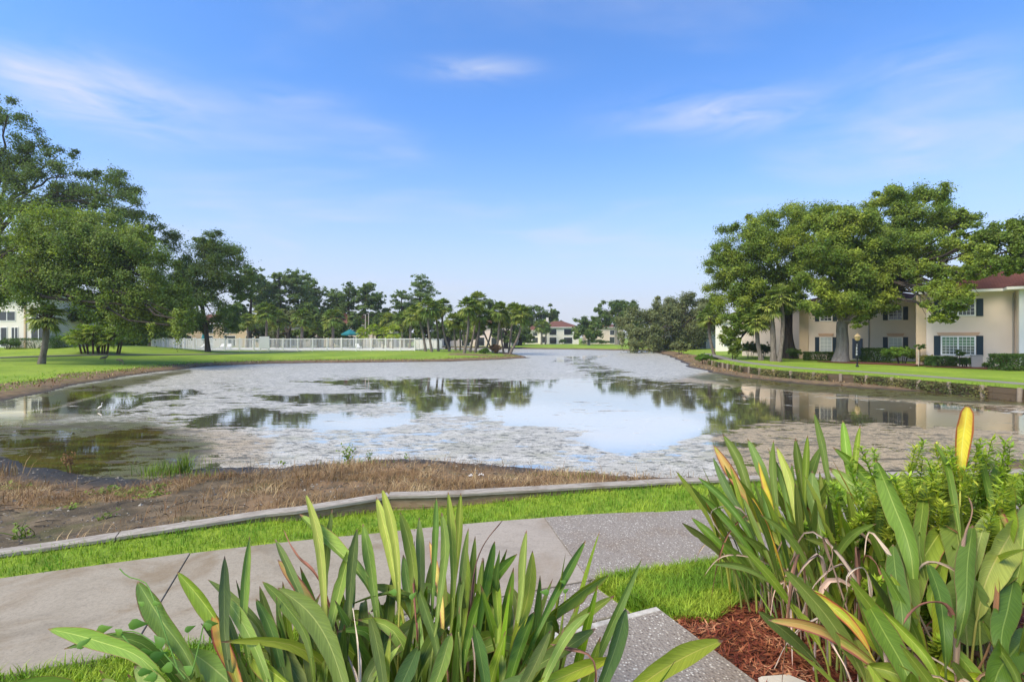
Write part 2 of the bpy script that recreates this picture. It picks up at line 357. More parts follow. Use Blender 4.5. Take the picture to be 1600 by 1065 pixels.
MT['brown_wood'] = wood_mat('brown_stained_timber', (.17, .10, .055), (.33, .22, .13), (.48, .36, .24))
MT['old_wood'] = wood_mat('dark_old_timber', (.05, .036, .022), (.12, .088, .055), (.20, .155, .105))
MT['blade'] = leafmat('grass_blade', (.145, .27, .012), (.26, .39, .016), (.36, .43, .03), 2.2, .35, .6)
MT['straw'] = leafmat('dry_straw', (.21, .125, .055), (.35, .225, .11), (.46, .33, .18), 1.2, .15, .9, .1)
MT['mulch'] = leafmat('red_bark_chips', (.14, .036, .016), (.29, .085, .032), (.42, .19, .10), 6, 0.02, .9, .1)
MT['mulch_bed'] = simple('mulch_ground', (.12, .04, .022), .95, .4, 30, .8)
# --- strelitzia leaves: pale midrib, red-brown rim, fine side veins
def strelitzia(name, lo, hi, mid, rim, yellow=0.0, dead=False):
    m = M(name); u = m.uv(); s = m.node('ShaderNodeSeparateXYZ', {0: u}); ux, uy = s.outputs[0], s.outputs[1]
    au = m.math('ABSOLUTE', m.math('SUBTRACT', ux, .5)); r = m.objrand()
    n = m.noise(7, 4, .6, m.obj())
    c = m.mix(n, lo, hi)
    vein = m.noise(1.0, 2, .5, m.node('ShaderNodeCombineXYZ', {0: m.math('MULTIPLY', au, 1.5), 1: m.math('ADD', m.math('MULTIPLY', uy, 95.0), m.math('MULTIPLY', au, 28.0)), 2: m.math('MULTIPLY', r, 50.0)}).outputs[0])
    c = m.mix(m.range(vein, .35, .7, 0, .45), c, tuple(x * 1.5 for x in hi))
    if yellow:
        yn = m.math('ADD', m.noise(4.5, 3, .6, m.obj()), m.math('MULTIPLY', au, .5))
        c = m.mix(m.range(yn, .62 - .3 * yellow, .86 - .3 * yellow), c, (.50, .36, .035))
        c = m.mix(m.range(m.math('ADD', au, m.math('MULTIPLY', n, .25)), .47, .56), c, (.30, .10, .025))
    blot = m.noise(16, 4, .6, m.obj()); c = m.mix(m.range(blot, .70, .77, 0, .55), c, (.20, .13, .04))
    c = m.mix(m.range(au, .012, .035, .75, 0), c, mid)
    rimf = m.math('MULTIPLY', m.range(au, .455, .49), m.range(r, .2, .9, .25, .95)); c = m.mix(rimf, c, rim)
    tipn = m.math('ADD', uy, m.math('MULTIPLY', m.math('SUBTRACT', n, .5), .1)); c = m.mix(m.range(tipn, .955, .99), c, (.22, .13, .06))
    v = m.range(r, 0, 1, .72, 1.25, False)
    hs = m.node('ShaderNodeHueSaturation', {'Color': c, 'Value': v, 'Hue': m.range(m.math('FRACT', m.math('MULTIPLY', r, 7.3)), 0, 1, .462, .498, False), 'Saturation': m.range(m.math('FRACT', m.math('MULTIPLY', r, 3.7)), 0, 1, .84, 1.02, False)})
    m.set(color=hs.outputs[0], rough=.5 if not dead else .85, spec=.26 if not dead else .12, normal=m.bump(m.math('ADD', vein, m.math('MULTIPLY', m.range(au, 0, .06), .8)), .35, .004))
    return m.translucent(m.mix(1.0, hs.outputs[0], (1.5, 1.45, .6), 'MULTIPLY'), .24 if not dead else .1).m
MT['leaf'] = strelitzia('strelitzia_leaf', (.088, .18, .012), (.15, .255, .018), (.35, .45, .08), (.22, .10, .04))
MT['leaf_pale'] = strelitzia('strelitzia_leaf_pale', (.12, .225, .035), (.18, .30, .045), (.38, .48, .14), (.25, .15, .05))
MT['leaf_dark'] = strelitzia('strelitzia_leaf_dark', (.046, .112, .010), (.08, .16, .014), (.20, .30, .05), (.16, .07, .03))
MT['leaf_lime'] = strelitzia('strelitzia_leaf_lime', (.19, .31, .014), (.28, .40, .02), (.52, .56, .08), (.28, .16, .04))
MT['leaf_yellow'] = strelitzia('strelitzia_leaf_yellowing', (.14, .26, .016), (.24, .33, .02), (.50, .46, .08), (.26, .09, .03), .5)
MT['leaf_gold'] = strelitzia('strelitzia_leaf_gold', (.40, .42, .03), (.60, .52, .04), (.52, .58, .12), (.34, .22, .05), .25)
MT['leaf_dead'] = strelitzia('strelitzia_leaf_dead', (.21, .13, .075), (.42, .31, .20), (.40, .28, .17), (.14, .07, .035), 0, True)
MT['leaf_tan'] = strelitzia('strelitzia_leaf_tan', (.38, .29, .20), (.56, .46, .34), (.5, .4, .3), (.25, .14, .08), 0, True)
MT['leaf_rust'] = strelitzia('strelitzia_leaf_rust', (.16, .08, .04), (.30, .17, .09), (.36, .22, .12), (.12, .05, .02), 0, True)
MT['fern'] = leafmat('feathery_weed_leaf', (.27, .40, .02), (.40, .50, .03), (.50, .50, .05), 2.0, .35, .6)
MT['vine'] = leafmat('vine_leaf', (.10, .22, .03), (.17, .31, .045), None, 3.0, .35, .5)
MT['weed'] = leafmat('bank_weed_leaf', (.12, .20, .02), (.23, .31, .03), None, 3.0, .3, .6)
MT['dead_weed'] = leafmat('dead_weed_leaf', (.26, .14, .06), (.42, .25, .12), None, 3.0, .15, .9, .1)
# --- trees
MT['oak'] = leafmat('oak_leaf', (.075, .125, .022), (.14, .20, .036), (.20, .25, .04), .42, .42)
MT['oak_dark'] = leafmat('dark_oak_leaf', (.09, .142, .026), (.15, .212, .04), None, .5, .44)
MT['oak_bright'] = leafmat('bright_oak_leaf', (.125, .19, .018), (.225, .295, .028), (.34, .38, .036), .5, .42)
MT['oak_grey'] = leafmat('grey_oak_leaf', (.15, .17, .062), (.23, .25, .09), None, .3, .40)
MT['oak_olive'] = leafmat('olive_oak_leaf', (.12, .18, .024), (.21, .28, .036), (.29, .34, .045), .4, .42)
MT['pine'] = leafmat('cypress_needle', (.12, .185, .045), (.19, .265, .06), None, .25, .42)
MT['palm'] = leafmat('palm_frond', (.12, .185, .026), (.22, .28, .042), (.32, .33, .06), .5, .40)
MT['palm_bright'] = leafmat('young_palm_frond', (.21, .30, .024), (.33, .40, .034), None, .6, .42)
MT['palm_dead'] = leafmat('dead_palm_frond', (.10, .06, .03), (.22, .14, .075), None, .6, .1, .9, .1)
MT['hedge'] = leafmat('hedge_leaf', (.05, .105, .016), (.10, .175, .026), None, 1.2, .35)
MT['hedge_bright'] = leafmat('bright_bush_leaf', (.10, .20, .016), (.18, .29, .024), None, 1.0, .40)
MT['creeper'] = leafmat('bank_creeper_leaf', (.07, .085, .02), (.15, .16, .035), (.22, .15, .06), .8, .2)
MT['croton'] = leafmat('yellow_croton_leaf', (.20, .20, .03), (.36, .31, .05), None, 2, .25)
MT['red_ti'] = leafmat('red_leaf', (.14, .03, .02), (.30, .08, .05), None, 2, .2)
MT['bark'] = bark('oak_bark', (.10, .085, .068), (.27, .235, .195))
MT['bark_dark'] = bark('dark_bark', (.035, .028, .022), (.11, .09, .07))
MT['bark_grey'] = bark('grey_bark', (.16, .14, .12), (.33, .30, .26))
MT['palm_bark'] = bark('palm_bark', (.12, .095, .075), (.31, .265, .22), 3)
MT['palm_boot'] = bark('palm_boots', (.05, .028, .018), (.17, .10, .06), 5)
# --- buildings
MT['stucco'] = simple('peach_stucco', (.73, .61, .51), .9, .06, 1.2, .15, .2)
MT['stucco_tan'] = simple('tan_stucco', (.58, .44, .30), .9, .06, 1.5, .15, .2)
MT['stucco_white'] = simple('cream_stucco', (.72, .67, .58), .9, .06, 1.0, .15, .2)
MT['stucco_pink'] = simple('salmon_trim', (.60, .39, .27), .9, .05, 1.5, .1, .2)
MT['trim'] = simple('white_trim', (.78, .77, .74), .5, .05, 2)
def roof_mat(name, a, b):
    m = M(name); n = m.noise(.9, 5); t = m.node('ShaderNodeTexBrick', {'Vector': m.uv(), 'Color1': (*a, 1), 'Color2': (*b, 1), 'Mortar': (*[x * .45 for x in a], 1), 'Scale': 1.0, 'Mortar Size': .02, 'Brick Width': .33, 'Row Height': .16})
    c = m.mix(m.range(n, .35, .7, 0, .6), t.outputs[0], tuple(x * .6 for x in a)); m.set(color=c, rough=.9, spec=.15, normal=m.bump(t.outputs['Fac'], -.5, .02)); return m.m
MT['roof'] = roof_mat('dark_red_shingle', (.125, .05, .038), (.165, .07, .052))
MT['roof_red'] = roof_mat('red_tile', (.17, .075, .055), (.22, .105, .075))
MT['roof_brown'] = roof_mat('brown_shingle', (.14, .075, .055), (.19, .10, .075))
MT['shutter'] = simple('navy_shutter', (.012, .030, .045), .5, .1, 4)
MT['bluegrey'] = simple('blue_grey_panel', (.075, .095, .14), .5, .15, 6)
def glass_mat(name, a, b):
    m = M(name); n = m.noise(1.1, 3); m.set(color=m.mix(n, a, b), rough=.06, spec=.7); return m.m
MT['glass'] = glass_mat('dark_window_glass', (.02, .025, .028), (.07, .08, .085))
MT['glass_green'] = glass_mat('green_curtained_glass', (.10, .19, .12), (.17, .27, .18))
MT['glass_grey'] = glass_mat('screened_glass', (.09, .105, .09), (.14, .16, .14))
MT['glass_white'] = glass_mat('white_blind_glass', (.42, .44, .45), (.55, .57, .57))
MT['vinyl'] = simple('white_vinyl', (.80, .78, .72), .45, .05, 2)
MT['teal'] = simple('teal_canvas', (.008, .15, .165), .8, .1, 3)
MT['deck'] = simple('pool_deck_concrete', (.60, .57, .52), .85, .06, 2)
MT['path'] = simple('far_path_concrete', (.21, .19, .155), .9, .15, 1.5, .3)
MT['black_metal'] = simple('black_metal', (.012, .012, .013), .4, .1, 8)
MT['pole'] = simple('tan_pole', (.44, .38, .29), .6, .1, 3)
MT['lantern'] = simple('amber_lantern', (.36, .26, .12), .3, .15, 6)
MT['letter'] = simple('white_lettering', (.75, .75, .75), .6, .03, 5)
MT['grey_plastic'] = simple('grey_cabinet', (.33, .30, .27), .6, .08, 5)
MT['crane'] = simple('crane_plumage', (.19, .155, .105), .85, .3, 9)
MT['crane_leg'] = simple('bird_leg', (.06, .05, .04), .7, .1, 9)
MT['egret'] = simple('egret_plumage', (.78, .76, .70), .8, .05, 9)
MT['paper'] = simple('white_paper_scrap', (.75, .73, .70), .8, .06, 9)
MT['post'] = simple('seawall_post', (.22, .175, .125), .9, .25, 4, .4)
MT['stone'] = simple('pale_stepping_stone', (.50, .44, .35), .85, .15, 6, .3)

# ------------------------------------------------------------------ the ground
ZW = -0.5                                                    # water level; the near path is z = 0
POND = np.array([(-10.8, 10.5), (-8, 9.15), (-6.4, 8.8), (-6, 9.4), (-4.7, 9.6), (-3.6, 10), (-2.6, 10.3), (-1.3, 10.1), (0, 9.7), (1.2, 9.24), (2.3, 8.94), (3.4, 8.74),
    (7, 9.3), (12, 10.5), (16, 12), (18.8, 13.8), (19.7, 16), (19.5, 19.2), (18.9, 22.7), (17.2, 24.4), (15.4, 26.7), (13.9, 31), (14.6, 40.6), (18, 54), (22.6, 75), (25, 93), (19, 98), (13, 103), (2.8, 108), (-5, 119), (-30, 126),
    (-32, 121), (-20, 108), (-8, 97), (0, 80), (2.3, 61), (-1.4, 55.7), (-6.6, 51.3), (-12.8, 50), (-18.75, 48.75), (-23.8, 46.4), (-26.1, 43.3), (-25.9, 36.8), (-24.2, 30.5), (-22.9, 26.7), (-21, 22.2), (-19.8, 19.3), (-18.6, 15), (-14.5, 11.6)])
def wob(poly):                                               # uneven shore: resample and wobble
    out = []
    for i in range(len(poly)):
        a, b = poly[i], poly[(i + 1) % len(poly)]; n = max(1, int(np.linalg.norm(b - a) / 1.2))
        for k in range(n): out.append(a + (b - a) * k / n)
    out = np.array(out); d = np.linalg.norm(out, axis=1)
    k = np.clip(d / 60, .06, .8)
    out[:, 0] += (vnoise(out[:, 0], out[:, 1], .7, 1) - .5) * k; out[:, 1] += (vnoise(out[:, 0], out[:, 1], .7, 2) - .5) * k
    return out
POND = wob(POND)
BULK = np.array([(-14, .3), (-9, 2.6), (-6.5, 3.75), (-4.73, 4.61), (-3.95, 5.0), (-2.75, 5.55), (-2.43, 5.62), (-1.5, 6.08), (-.66, 6.18), (1.76, 6.76), (2.95, 6.95), (4.5, 7.1), (8, 7.4), (12, 8.3), (17, 9.6), (22, 11), (40, 12)])
WALL = np.array([(17.7, 44.6), (16.3, 37.1), (16.1, 32.2), (16.75, 29.1), (18.4, 26.6), (19.3, 22.9), (19.9, 19.3), (20.6, 16), (20.6, 13), (21.5, 11.2)])
UP = np.array([(-12, .9), (-9, 2.2), (-6, 3.4), (-2.99, 4.64), (-1.3, 5.14), (.36, 5.55), (1.63, 5.73), (3.4, 5.95), (5.2, 6.0), (8, 5.95), (14, 6.0)])
LO = np.array([(-11, -.4), (-8.2, 1.05), (-5.2, 2.2), (-2.42, 3.16), (-.8, 3.62), (.635, 4.127), (1.79, 4.48), (3.4, 4.62), (5.2, 4.7), (8, 4.65), (14, 4.7)])
yB = lambda x: np.interp(x, BULK[:, 0], BULK[:, 1]); yU = lambda x: np.interp(x, UP[:, 0], UP[:, 1]); yL = lambda x: np.interp(x, LO[:, 0], LO[:, 1])
RREG = np.vstack([WALL, [(90, 11), (90, 60), (26, 58)]])
STEP0 = A(.985, 3.41); STU = unit(A(-.705, -.293)); STV = A(.398, -.918)
def step_xy(a, b): return STEP0 + STU * a + STV * b
STEP_POLY = [step_xy(.16, -.05), step_xy(1.7, -.05), step_xy(1.7, .70), step_xy(.16, .70)]
LAND = [(.628, 4.112), (.865, 3.66), (.985, 3.41), (-.56, 3.06), (-.785, 3.61)]
def tz(x, y):
    x = np.asarray(x, float); y = np.asarray(y, float); shp = np.broadcast(x, y).shape
    x = np.broadcast_to(x, shp); y = np.broadcast_to(y, shp)
    sd = sd_poly(x, y, POND)
    z = ZW + .18 * sm(sd / 1.6) + .32 * sm((sd - 1.2) / 12) + .06 * (vnoise(x, y, .35, 3) - .5) * sm(sd / 3)
    z = np.where(sd < 0, ZW - .9 * sm(-sd / 7) - .03, z)
    lift = sm((-x - 33) / 16) * sm((y - 45) / 14) * sm((sd - 10) / 12) * sm((71 - y) / 8)
    z = z + 1.0 * lift
    # near shore: bare bank up to the bulkhead
    b = y - yB(x); near = (y < 13) & (np.abs(x) < 24)
    r = np.clip(sd / np.maximum(sd + np.maximum(b, 0), .01), 0, 1)
    zn = ZW + .42 * r ** .85 + .05 * (vnoise(x, y, 1.6, 5) - .5) + .03 * (vnoise(x, y, 5, 6) - .5)
    wn_ = sm((13 - y) / 3) * sm((16 - np.abs(x)) / 5); z = np.where(near & (sd > 0) & (b > 0), z * (1 - wn_) + zn * wn_, z)
    zl = -.015 - .07 * sm(1.15 - np.abs(x + 1.15) / 1.7) * sm((y - yU(x) - .05) / .3)
    t = (yL(x) - y) / 1.5
    zs = -.015 + .145 * sm(t)
    zs = np.where(in_poly(x, y, STEP_POLY), -.05, zs); ld = sd_poly(x, y, LAND); zs = np.where(ld < .12, np.minimum(zs, -.03 + .9 * np.maximum(ld, 0)), zs)
    z = np.where(b <= 0, np.where(t > 0, zs, np.where(y < yU(x), -.05, zl)), z)
    # right bank: low in front of the seawall, falling away behind it under the lawn sheet
    inR = in_poly(x, y, RREG); dW = d_line(x, y, WALL)
    z = np.where(inR, -.6 + .56 * sm(dW / 4.5) , z)
    bank = (~inR) & (dW < 4) & (sd > 0) & (y > 12); z = np.where(bank, np.minimum(z, ZW + .06 * sm(sd / 1.0) + .03), z)
    return z
def grid_terrain():
    az = np.radians(np.concatenate([np.linspace(-180, -76, 40)[:-1], np.linspace(-76, -58, 40)[:-1], np.linspace(-58, 58, 420), np.linspace(58, 76, 40)[1:], np.linspace(76, 180, 40)[1:]]))
    rr = np.concatenate([[.02], np.geomspace(.7, 12, 150), np.geomspace(12, 140, 190)[1:], np.geomspace(140, 3000, 30)[1:]])
    R, Z = np.meshgrid(rr, az, indexing='ij'); x, y = R * np.sin(Z), R * np.cos(Z)
    z = tz(x, y)
    i, j = np.meshgrid(np.arange(len(rr) - 1), np.arange(len(az) - 1), indexing='ij'); n = len(az)
    f = np.stack([i * n + j, (i + 1) * n + j, (i + 1) * n + j + 1, i * n + j + 1], -1).reshape(-1, 4)
    g = Geo(); g.add(np.stack([x, y, z], -1).reshape(-1, 3), f[:, ::-1]); o = g.build('ground', MT['ground'], smooth=True)
    sd = sd_poly(x, y, POND); b = y - yB(x); R_ = in_poly(x, y, RREG); dW = d_line(x, y, WALL)
    grass = sm((sd - 1.4 - 1.6 * vnoise(x, y, .25, 9)) / 1.6)
    nearbank = (b > 0) & (y < 14) & (x > -16) & (x < 22) & (sd < 8)
    grass = np.where(nearbank, 0, grass)
    grass = np.where((b > 0) & (x < -11) & (y < 17), sm((sd - 3.5) / 3), grass)
    grass = np.where(b <= 0, 1.0, grass); grass = np.where((~R_) & (dW < 3.5) & (y > 11), .15 + .2 * vnoise(x, y, .6, 4), grass)
    pen = in_poly(x, y, [(-8, 60), (2.5, 60), (1, 78), (-9, 80)]); grass = np.where(pen, np.minimum(grass, .35 + .5 * vnoise(x, y, .22, 8)), grass)
    wet = np.where(sd < 0, 1, 1 - sm(sd / np.where(nearbank, 1.1, .9)))
    leftmud = nearbank & (x < -3.2); wet = np.where(leftmud, np.maximum(wet, 1 - sm((sd - .25) / 1.1)), wet)
    dry = np.where(nearbank, sm((x + 5.2) / 2.5) * (.4 + .8 * vnoise(x, y, 1.2, 12)), .75)
    dry = np.where(nearbank & (x < -5) & (sd < 2.2), np.maximum(dry, .9 * sm((sd - .4) / .5)), dry)
    for nm, a in (('grass', grass), ('wet', wet), ('dry', dry)):
        at = o.data.attributes.new(nm, 'FLOAT', 'POINT'); at.data.foreach_set('value', np.asarray(a, np.float32).ravel())
    return structure(o)
grid_terrain()
# --- the pond: one sheet, floating mats and open water laid out in the world
def pond():
    az = np.radians(np.linspace(-64, 64, 560)); rr = np.geomspace(7.5, 132, 330)
    R, Z = np.meshgrid(rr, az, indexing='ij'); x, y = R * np.sin(Z), R * np.cos(Z)
    ok = sd_poly(x, y, POND) < 1.6; n = len(az)
    i, j = np.meshgrid(np.arange(len(rr) - 1), np.arange(n - 1), indexing='ij')
    keep = ok[:-1, :-1] | ok[1:, :-1] | ok[:-1, 1:] | ok[1:, 1:]
    f = np.stack([i * n + j, i * n + j + 1, (i + 1) * n + j + 1, (i + 1) * n + j], -1)[keep]
    used = np.unique(f); re = np.full(x.size, -1); re[used] = np.arange(len(used))
    X, Y = x.ravel()[used], y.ravel()[used]
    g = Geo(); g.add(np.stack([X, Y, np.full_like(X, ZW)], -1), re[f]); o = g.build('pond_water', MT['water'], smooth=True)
    px = HX + F * X / Y; py = HY + F * (EYE - ZW) / Y         # bearings of each point, only to compare with the surveyed outlines below
    def S(poly, w=5): return sm(.5 - sd_poly(px, py * 1.0, poly) / (2 * w))
    openw = [[(640, 590), (700, 588), (790, 591), (868, 592), (912, 588), (935, 582), (1020, 590), (1100, 598), (1160, 604), (1240, 613), (1400, 627), (1520, 636), (1640, 645), (1640, 676), (1500, 668), (1400, 664), (1300, 660), (1215, 659), (1180, 663), (1145, 673), (1100, 678), (1065, 688), (1040, 700), (1000, 704), (960, 705), (930, 697), (905, 685), (915, 677), (880, 672), (850, 665), (790, 663), (785, 655), (740, 650), (680, 646), (645, 640), (620, 632), (560, 626), (500, 621), (470, 616), (560, 615), (600, 611), (520, 601), (450, 594), (560, 588)],
             [(295, 664), (320, 650), (385, 636), (450, 645), (560, 650), (640, 642), (660, 650), (590, 672), (500, 676), (470, 664), (400, 661)],
             [(395, 618), (480, 615), (545, 622), (590, 628), (540, 634), (440, 630)],
             [(870, 556), (960, 553), (925, 564), (960, 572), (1000, 582), (935, 587), (880, 581), (900, 573), (860, 566)],
             [(0, 640), (60, 622), (130, 612), (190, 612), (240, 626), (200, 640), (140, 648), (60, 656), (0, 664)],
             [(180, 622), (300, 606), (325, 616), (250, 627)], [(1100, 690), (1140, 687), (1195, 692), (1175, 700), (1120, 698)],
             [(100, 690), (230, 664), (270, 672), (180, 692), (130, 705)], [(0, 690), (120, 680), (200, 700), (150, 735), (60, 740), (0, 712)]]
    m = np.ones_like(px) * .80 + .34 * sm((610 - py) / 30)
    for k, p in enumerate(openw): m = np.minimum(m, m.max() * 0 + m - (.72 if k < 2 else .66 if k < 7 else .35) * S(p, 8 if k < 2 else 4) * (m > .3))
    tan = np.maximum(S([(1130, 650), (1260, 640), (1700, 655), (1700, 800), (1150, 800), (1110, 690)], 14), .75 * S([(1040, 596), (1120, 575), (1700, 610), (1700, 650), (1240, 618)], 8))
    tan = np.maximum(tan, .55 * S([(180, 680), (330, 640), (440, 680), (420, 740), (220, 760)], 22))
    sh = np.maximum(S([(-300, 650), (60, 655), (230, 655), (330, 690), (300, 750), (-300, 790)], 46), .9 * S([(1060, 588), (1140, 580), (1240, 594), (1700, 618), (1700, 640), (1400, 624), (1240, 611), (1150, 602)], 6))
    sh = np.maximum(sh, .8 * S([(-300, 600), (60, 612), (180, 590), (300, 574), (300, 582), (200, 606), (80, 640), (-300, 660)], 8))
    m = m - .30 * sh * (1 - tan * .3)
    m = m - .10 * S([(300, 640), (760, 640), (1000, 700), (1000, 760), (280, 760)], 20)
    sky_sheen = S([(700, 640), (830, 625), (930, 640), (1060, 640), (1120, 668), (1040, 700), (940, 706), (880, 672), (760, 664), (560, 672), (470, 664), (560, 650), (650, 652)], 30)  # bright sky reflection painted into mid-pond water as a whitish diffuse patch
    for nm, a in (('mat', m), ('tan', tan), ('shallow', sh), ('sky_sheen', sky_sheen)):
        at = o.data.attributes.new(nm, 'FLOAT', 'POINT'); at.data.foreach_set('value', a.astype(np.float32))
    return structure(o)
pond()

# ------------------------------------------------------------------ near path: slabs, landing, step
def prism(poly, z0, z1, bev=.012):
    """a slab with a chamfered top edge and its own bottom; poly counter-clockwise"""
    poly = np.asarray(poly, float)
    if np.sum(poly[:, 0] * np.roll(poly[:, 1], -1) - np.roll(poly[:, 0], -1) * poly[:, 1]) < 0: poly = poly[::-1]
    n = len(poly); e0 = unit(poly - np.roll(poly, 1, 0)); e1 = unit(np.roll(poly, -1, 0) - poly)
    nrm = unit(np.stack([-(e0 + e1)[:, 1], (e0 + e1)[:, 0]], -1)); ins = poly + nrm * bev
    v = np.vstack([np.c_[poly, np.full(n, z0)], np.c_[poly, np.full(n, z1 - bev)], np.c_[ins, np.full(n, z1)]])
    g = Geo(); k = np.arange(n); k2 = (k + 1) % n
    g.add(v, np.vstack([np.stack([k, k2, n + k2, n + k], -1), np.stack([n + k, n + k2, 2 * n + k2, 2 * n + k], -1)]))
    g.add(np.c_[ins, np.full(n, z1)], [list(range(n))])
    return g
side = bpy.data.objects.new('sidewalk', None); COL.objects.link(side); structure(side)
J = list(zip(UP, LO))
for i in range(len(J) - 1):
    (u0, l0), (u1, l1) = J[i], J[i + 1]; ax = unit(u1 - u0) * .0025; ax2 = unit(l1 - l0) * .0025
    top = [u0 + ax + (u1 - u0 - 2 * ax) * t for t in (0, .33, .67, 1)]; bot = [l1 - ax2 + (l0 - l1 + 2 * ax2) * t for t in (0, .5, 1)]
    # the upper edge follows the gentle bend of the walk
    top = [p + A(-.262, .965) * .03 * math.sin(math.pi * t) for p, t in zip(top, (0, .33, .67, 1))]
    mat = 'aggregate' if i >= 5 else ('concrete_clean' if i == 4 else 'concrete')
    prism(top + bot, -.12, .006 * ((i * 37) % 3 - 1) * .5, .004).build('slab', MT[mat], side)
steps = empty('garden_step', (0, 0, 0), 'speckled pebble concrete step with a white painted nosing, going down to the path', 'step')
prism([A(.628, 4.112), A(.865, 3.66), A(.865 - .92 * 1.55, 3.66 - .384 * 1.55), A(-.785, 3.61)], -.12, -.006, .008).build('landing_slab', MT['aggregate'], steps)
prism([step_xy(0, 0), step_xy(1.5, 0), step_xy(1.5, .84), step_xy(0, .84)], -.1, .17, .014).build('tread', MT['aggregate'], steps)
g = Geo(); q = [step_xy(.012, .016), step_xy(1.49, .016), step_xy(1.49, .062), step_xy(.012, .062)]
g = prism(q, .165, .1735, .003); g.build('nosing_stripe', MT['white_paint'], steps)
tag(prism([(1.33, 2.70), (1.30, 2.55), (1.42, 2.42), (1.6, 2.46), (1.63, 2.6), (1.5, 2.72)], .02, .18, .02).build('stepping_stone', MT['stone']), 'pale flat stone in the red mulch beside the step', 'stone')

# --- wooden bulkhead between lawn and bank
CAPZ = lambda x: np.interp(x, [-9, -4.7, -3.9, -2.4, -1.5, -.7, 1.7, 3, 8], [.018, .025, .028, .07, .09, .085, .045, .04, .035])
bulk = empty('timber_bulkhead', (0, 0, 0), 'low weathered timber bulkhead with a grey cap between lawn and bare bank', 'retaining wall')
def cap_board(xs, w=.165, th=.034, j=0):
    pts = np.array([(x, yB(x) + (.006 * math.sin(x * 5 + j)), CAPZ(x) + j * .002) for x in xs]); t = unit(np.gradient(pts[:, :2], axis=0)); nn = np.stack([-t[:, 1], t[:, 0]], -1)
    v = []; uvs = []
    L = np.concatenate([[0], np.cumsum(np.linalg.norm(np.diff(pts, axis=0), axis=1))])
    for p, q, l in zip(pts, nn, L):
        a, b = p[:2] - q * w / 2, p[:2] + q * w / 2; e = .006
        for xy, z, vv in ((a, p[2] - th, 0), (a, p[2] - e, .1), (a + q * e, p[2], .12), (b - q * e, p[2], .27), (b, p[2] - e, .29), (b, p[2] - th, .4)): v.append((*xy, z)); uvs.append((l + j * 3.7, vv))
    n = len(pts); g = Geo(); k = 6
    i, jj = np.meshgrid(np.arange(n - 1), np.arange(k), indexing='ij'); j2 = (jj + 1) % k
    g.add(v, np.stack([i * k + jj, (i + 1) * k + jj, (i + 1) * k + j2, i * k + j2], -1).reshape(-1, 4), uvs)
    g.add(v[:k], [list(range(k))], uvs[:k]); g.add(v[-k:], [list(range(k))[::-1]], uvs[-k:]); return g
for j, (a, b) in enumerate(((-11, -6.9), (-6.89, -3.955), (-3.945, -1.505), (-1.495, 1.80), (1.81, 4.4), (4.41, 8), (8.01, 11.5))):
    cap_board(np.linspace(a, b, 9), j=j).build('cap_board', MT['grey_wood'], bulk)
def face_plank(xs, z0, z1, off, j):
    pts = np.array([(x, yB(x)) for x in xs]); t = unit(np.gradient(pts, axis=0)); nn = np.stack([-t[:, 1], t[:, 0]], -1); g = Geo()
    L = np.concatenate([[0], np.cumsum(np.linalg.norm(np.diff(pts, axis=0), axis=1))]); v, uv = [], []
    for p, q, l, x in zip(pts, nn, L, xs):
        c = CAPZ(x) - .034
        for xy, z, w in ((p - q * off, c + z0, 0), (p - q * off, c + z1, .2), (p - q * (off - .038), c + z1, .25), (p - q * (off - .038), c + z0, .45)): v.append((*xy, z)); uv.append((l + j, w))
    n = len(pts); i, jj = np.meshgrid(np.arange(n - 1), np.arange(4), indexing='ij'); j2 = (jj + 1) % 4
    g.add(v, np.stack([i * 4 + jj, (i + 1) * 4 + jj, (i + 1) * 4 + j2, i * 4 + j2], -1).reshape(-1, 4), uv)
    g.add(v[:4], [[0, 1, 2, 3]], uv[:4]); g.add(v[-4:], [[3, 2, 1, 0]], uv[-4:]); return g
for j, (a, b) in enumerate(((-11, -6.9), (-6.89, -3.955), (-3.945, -1.505), (-1.495, 1.80), (1.81, 4.4), (4.41, 8))):
    face_plank(np.linspace(a, b, 7), -.115, -.003, .055, j * 2.3).build('face_plank', MT['brown_wood'], bulk)
    face_plank(np.linspace(a, b, 7), -.27, -.122, .058, j * 3.1 + 9).build('face_plank', MT['brown_wood'], bulk)
for x in np.arange(-10, 8, 1.9):
    g = Geo(); g.box(-.05, .05, -.05, .05, -.6, 0); o = g.build('pile', MT['brown_wood'], bulk); o.location = (x, yB(x) + .06, CAPZ(x) - .05)

# --- right lawn behind the old seawall
wl_ = spline(WALL, 70); tw = unit(np.gradient(wl_, axis=0)); nw = np.stack([-tw[:, 1], tw[:, 0]], -1)     # nw points towards the houses
if nw[30, 0] < 0: nw = -nw
offs = [0.02, .3, .8, 1.6, 2.8, 4.2, 6.5]; v = []
for k, o_ in enumerate(offs):
    for p, q in zip(wl_, nw): v.append((*(p + q * o_), [.0, .012, .015, .015, .012, .01, -.09][k] + .012 * (vnoise(*p, .9, k) - .5)))
n = len(wl_); i, j = np.meshgrid(np.arange(len(offs) - 1), np.arange(n - 1), indexing='ij')
g = Geo(); g.add(v, np.stack([i * n + j, i * n + j + 1, (i + 1) * n + j + 1, (i + 1) * n + j], -1).reshape(-1, 4)); structure(g.build('lawn', MT['lawn'], smooth=True))
sea = empty('pond_seawall', (0, 0, 0), 'low overgrown timber seawall with round posts along the right bank', 'retaining wall')
for a, b in zip(range(0, n - 1, 3), range(3, n + 2, 3)):
    b = min(b, n - 1)
    for z0, z1 in ((-.62, -.26), (-.25, -.02)):
        g = Geo(); p0, p1 = wl_[a], wl_[b]; g.bar((*p0, (z0 + z1) / 2), (*(p0 + (p1 - p0) * .996), (z0 + z1) / 2), .05, z1 - z0); g.build('plank', MT['old_wood'], sea)
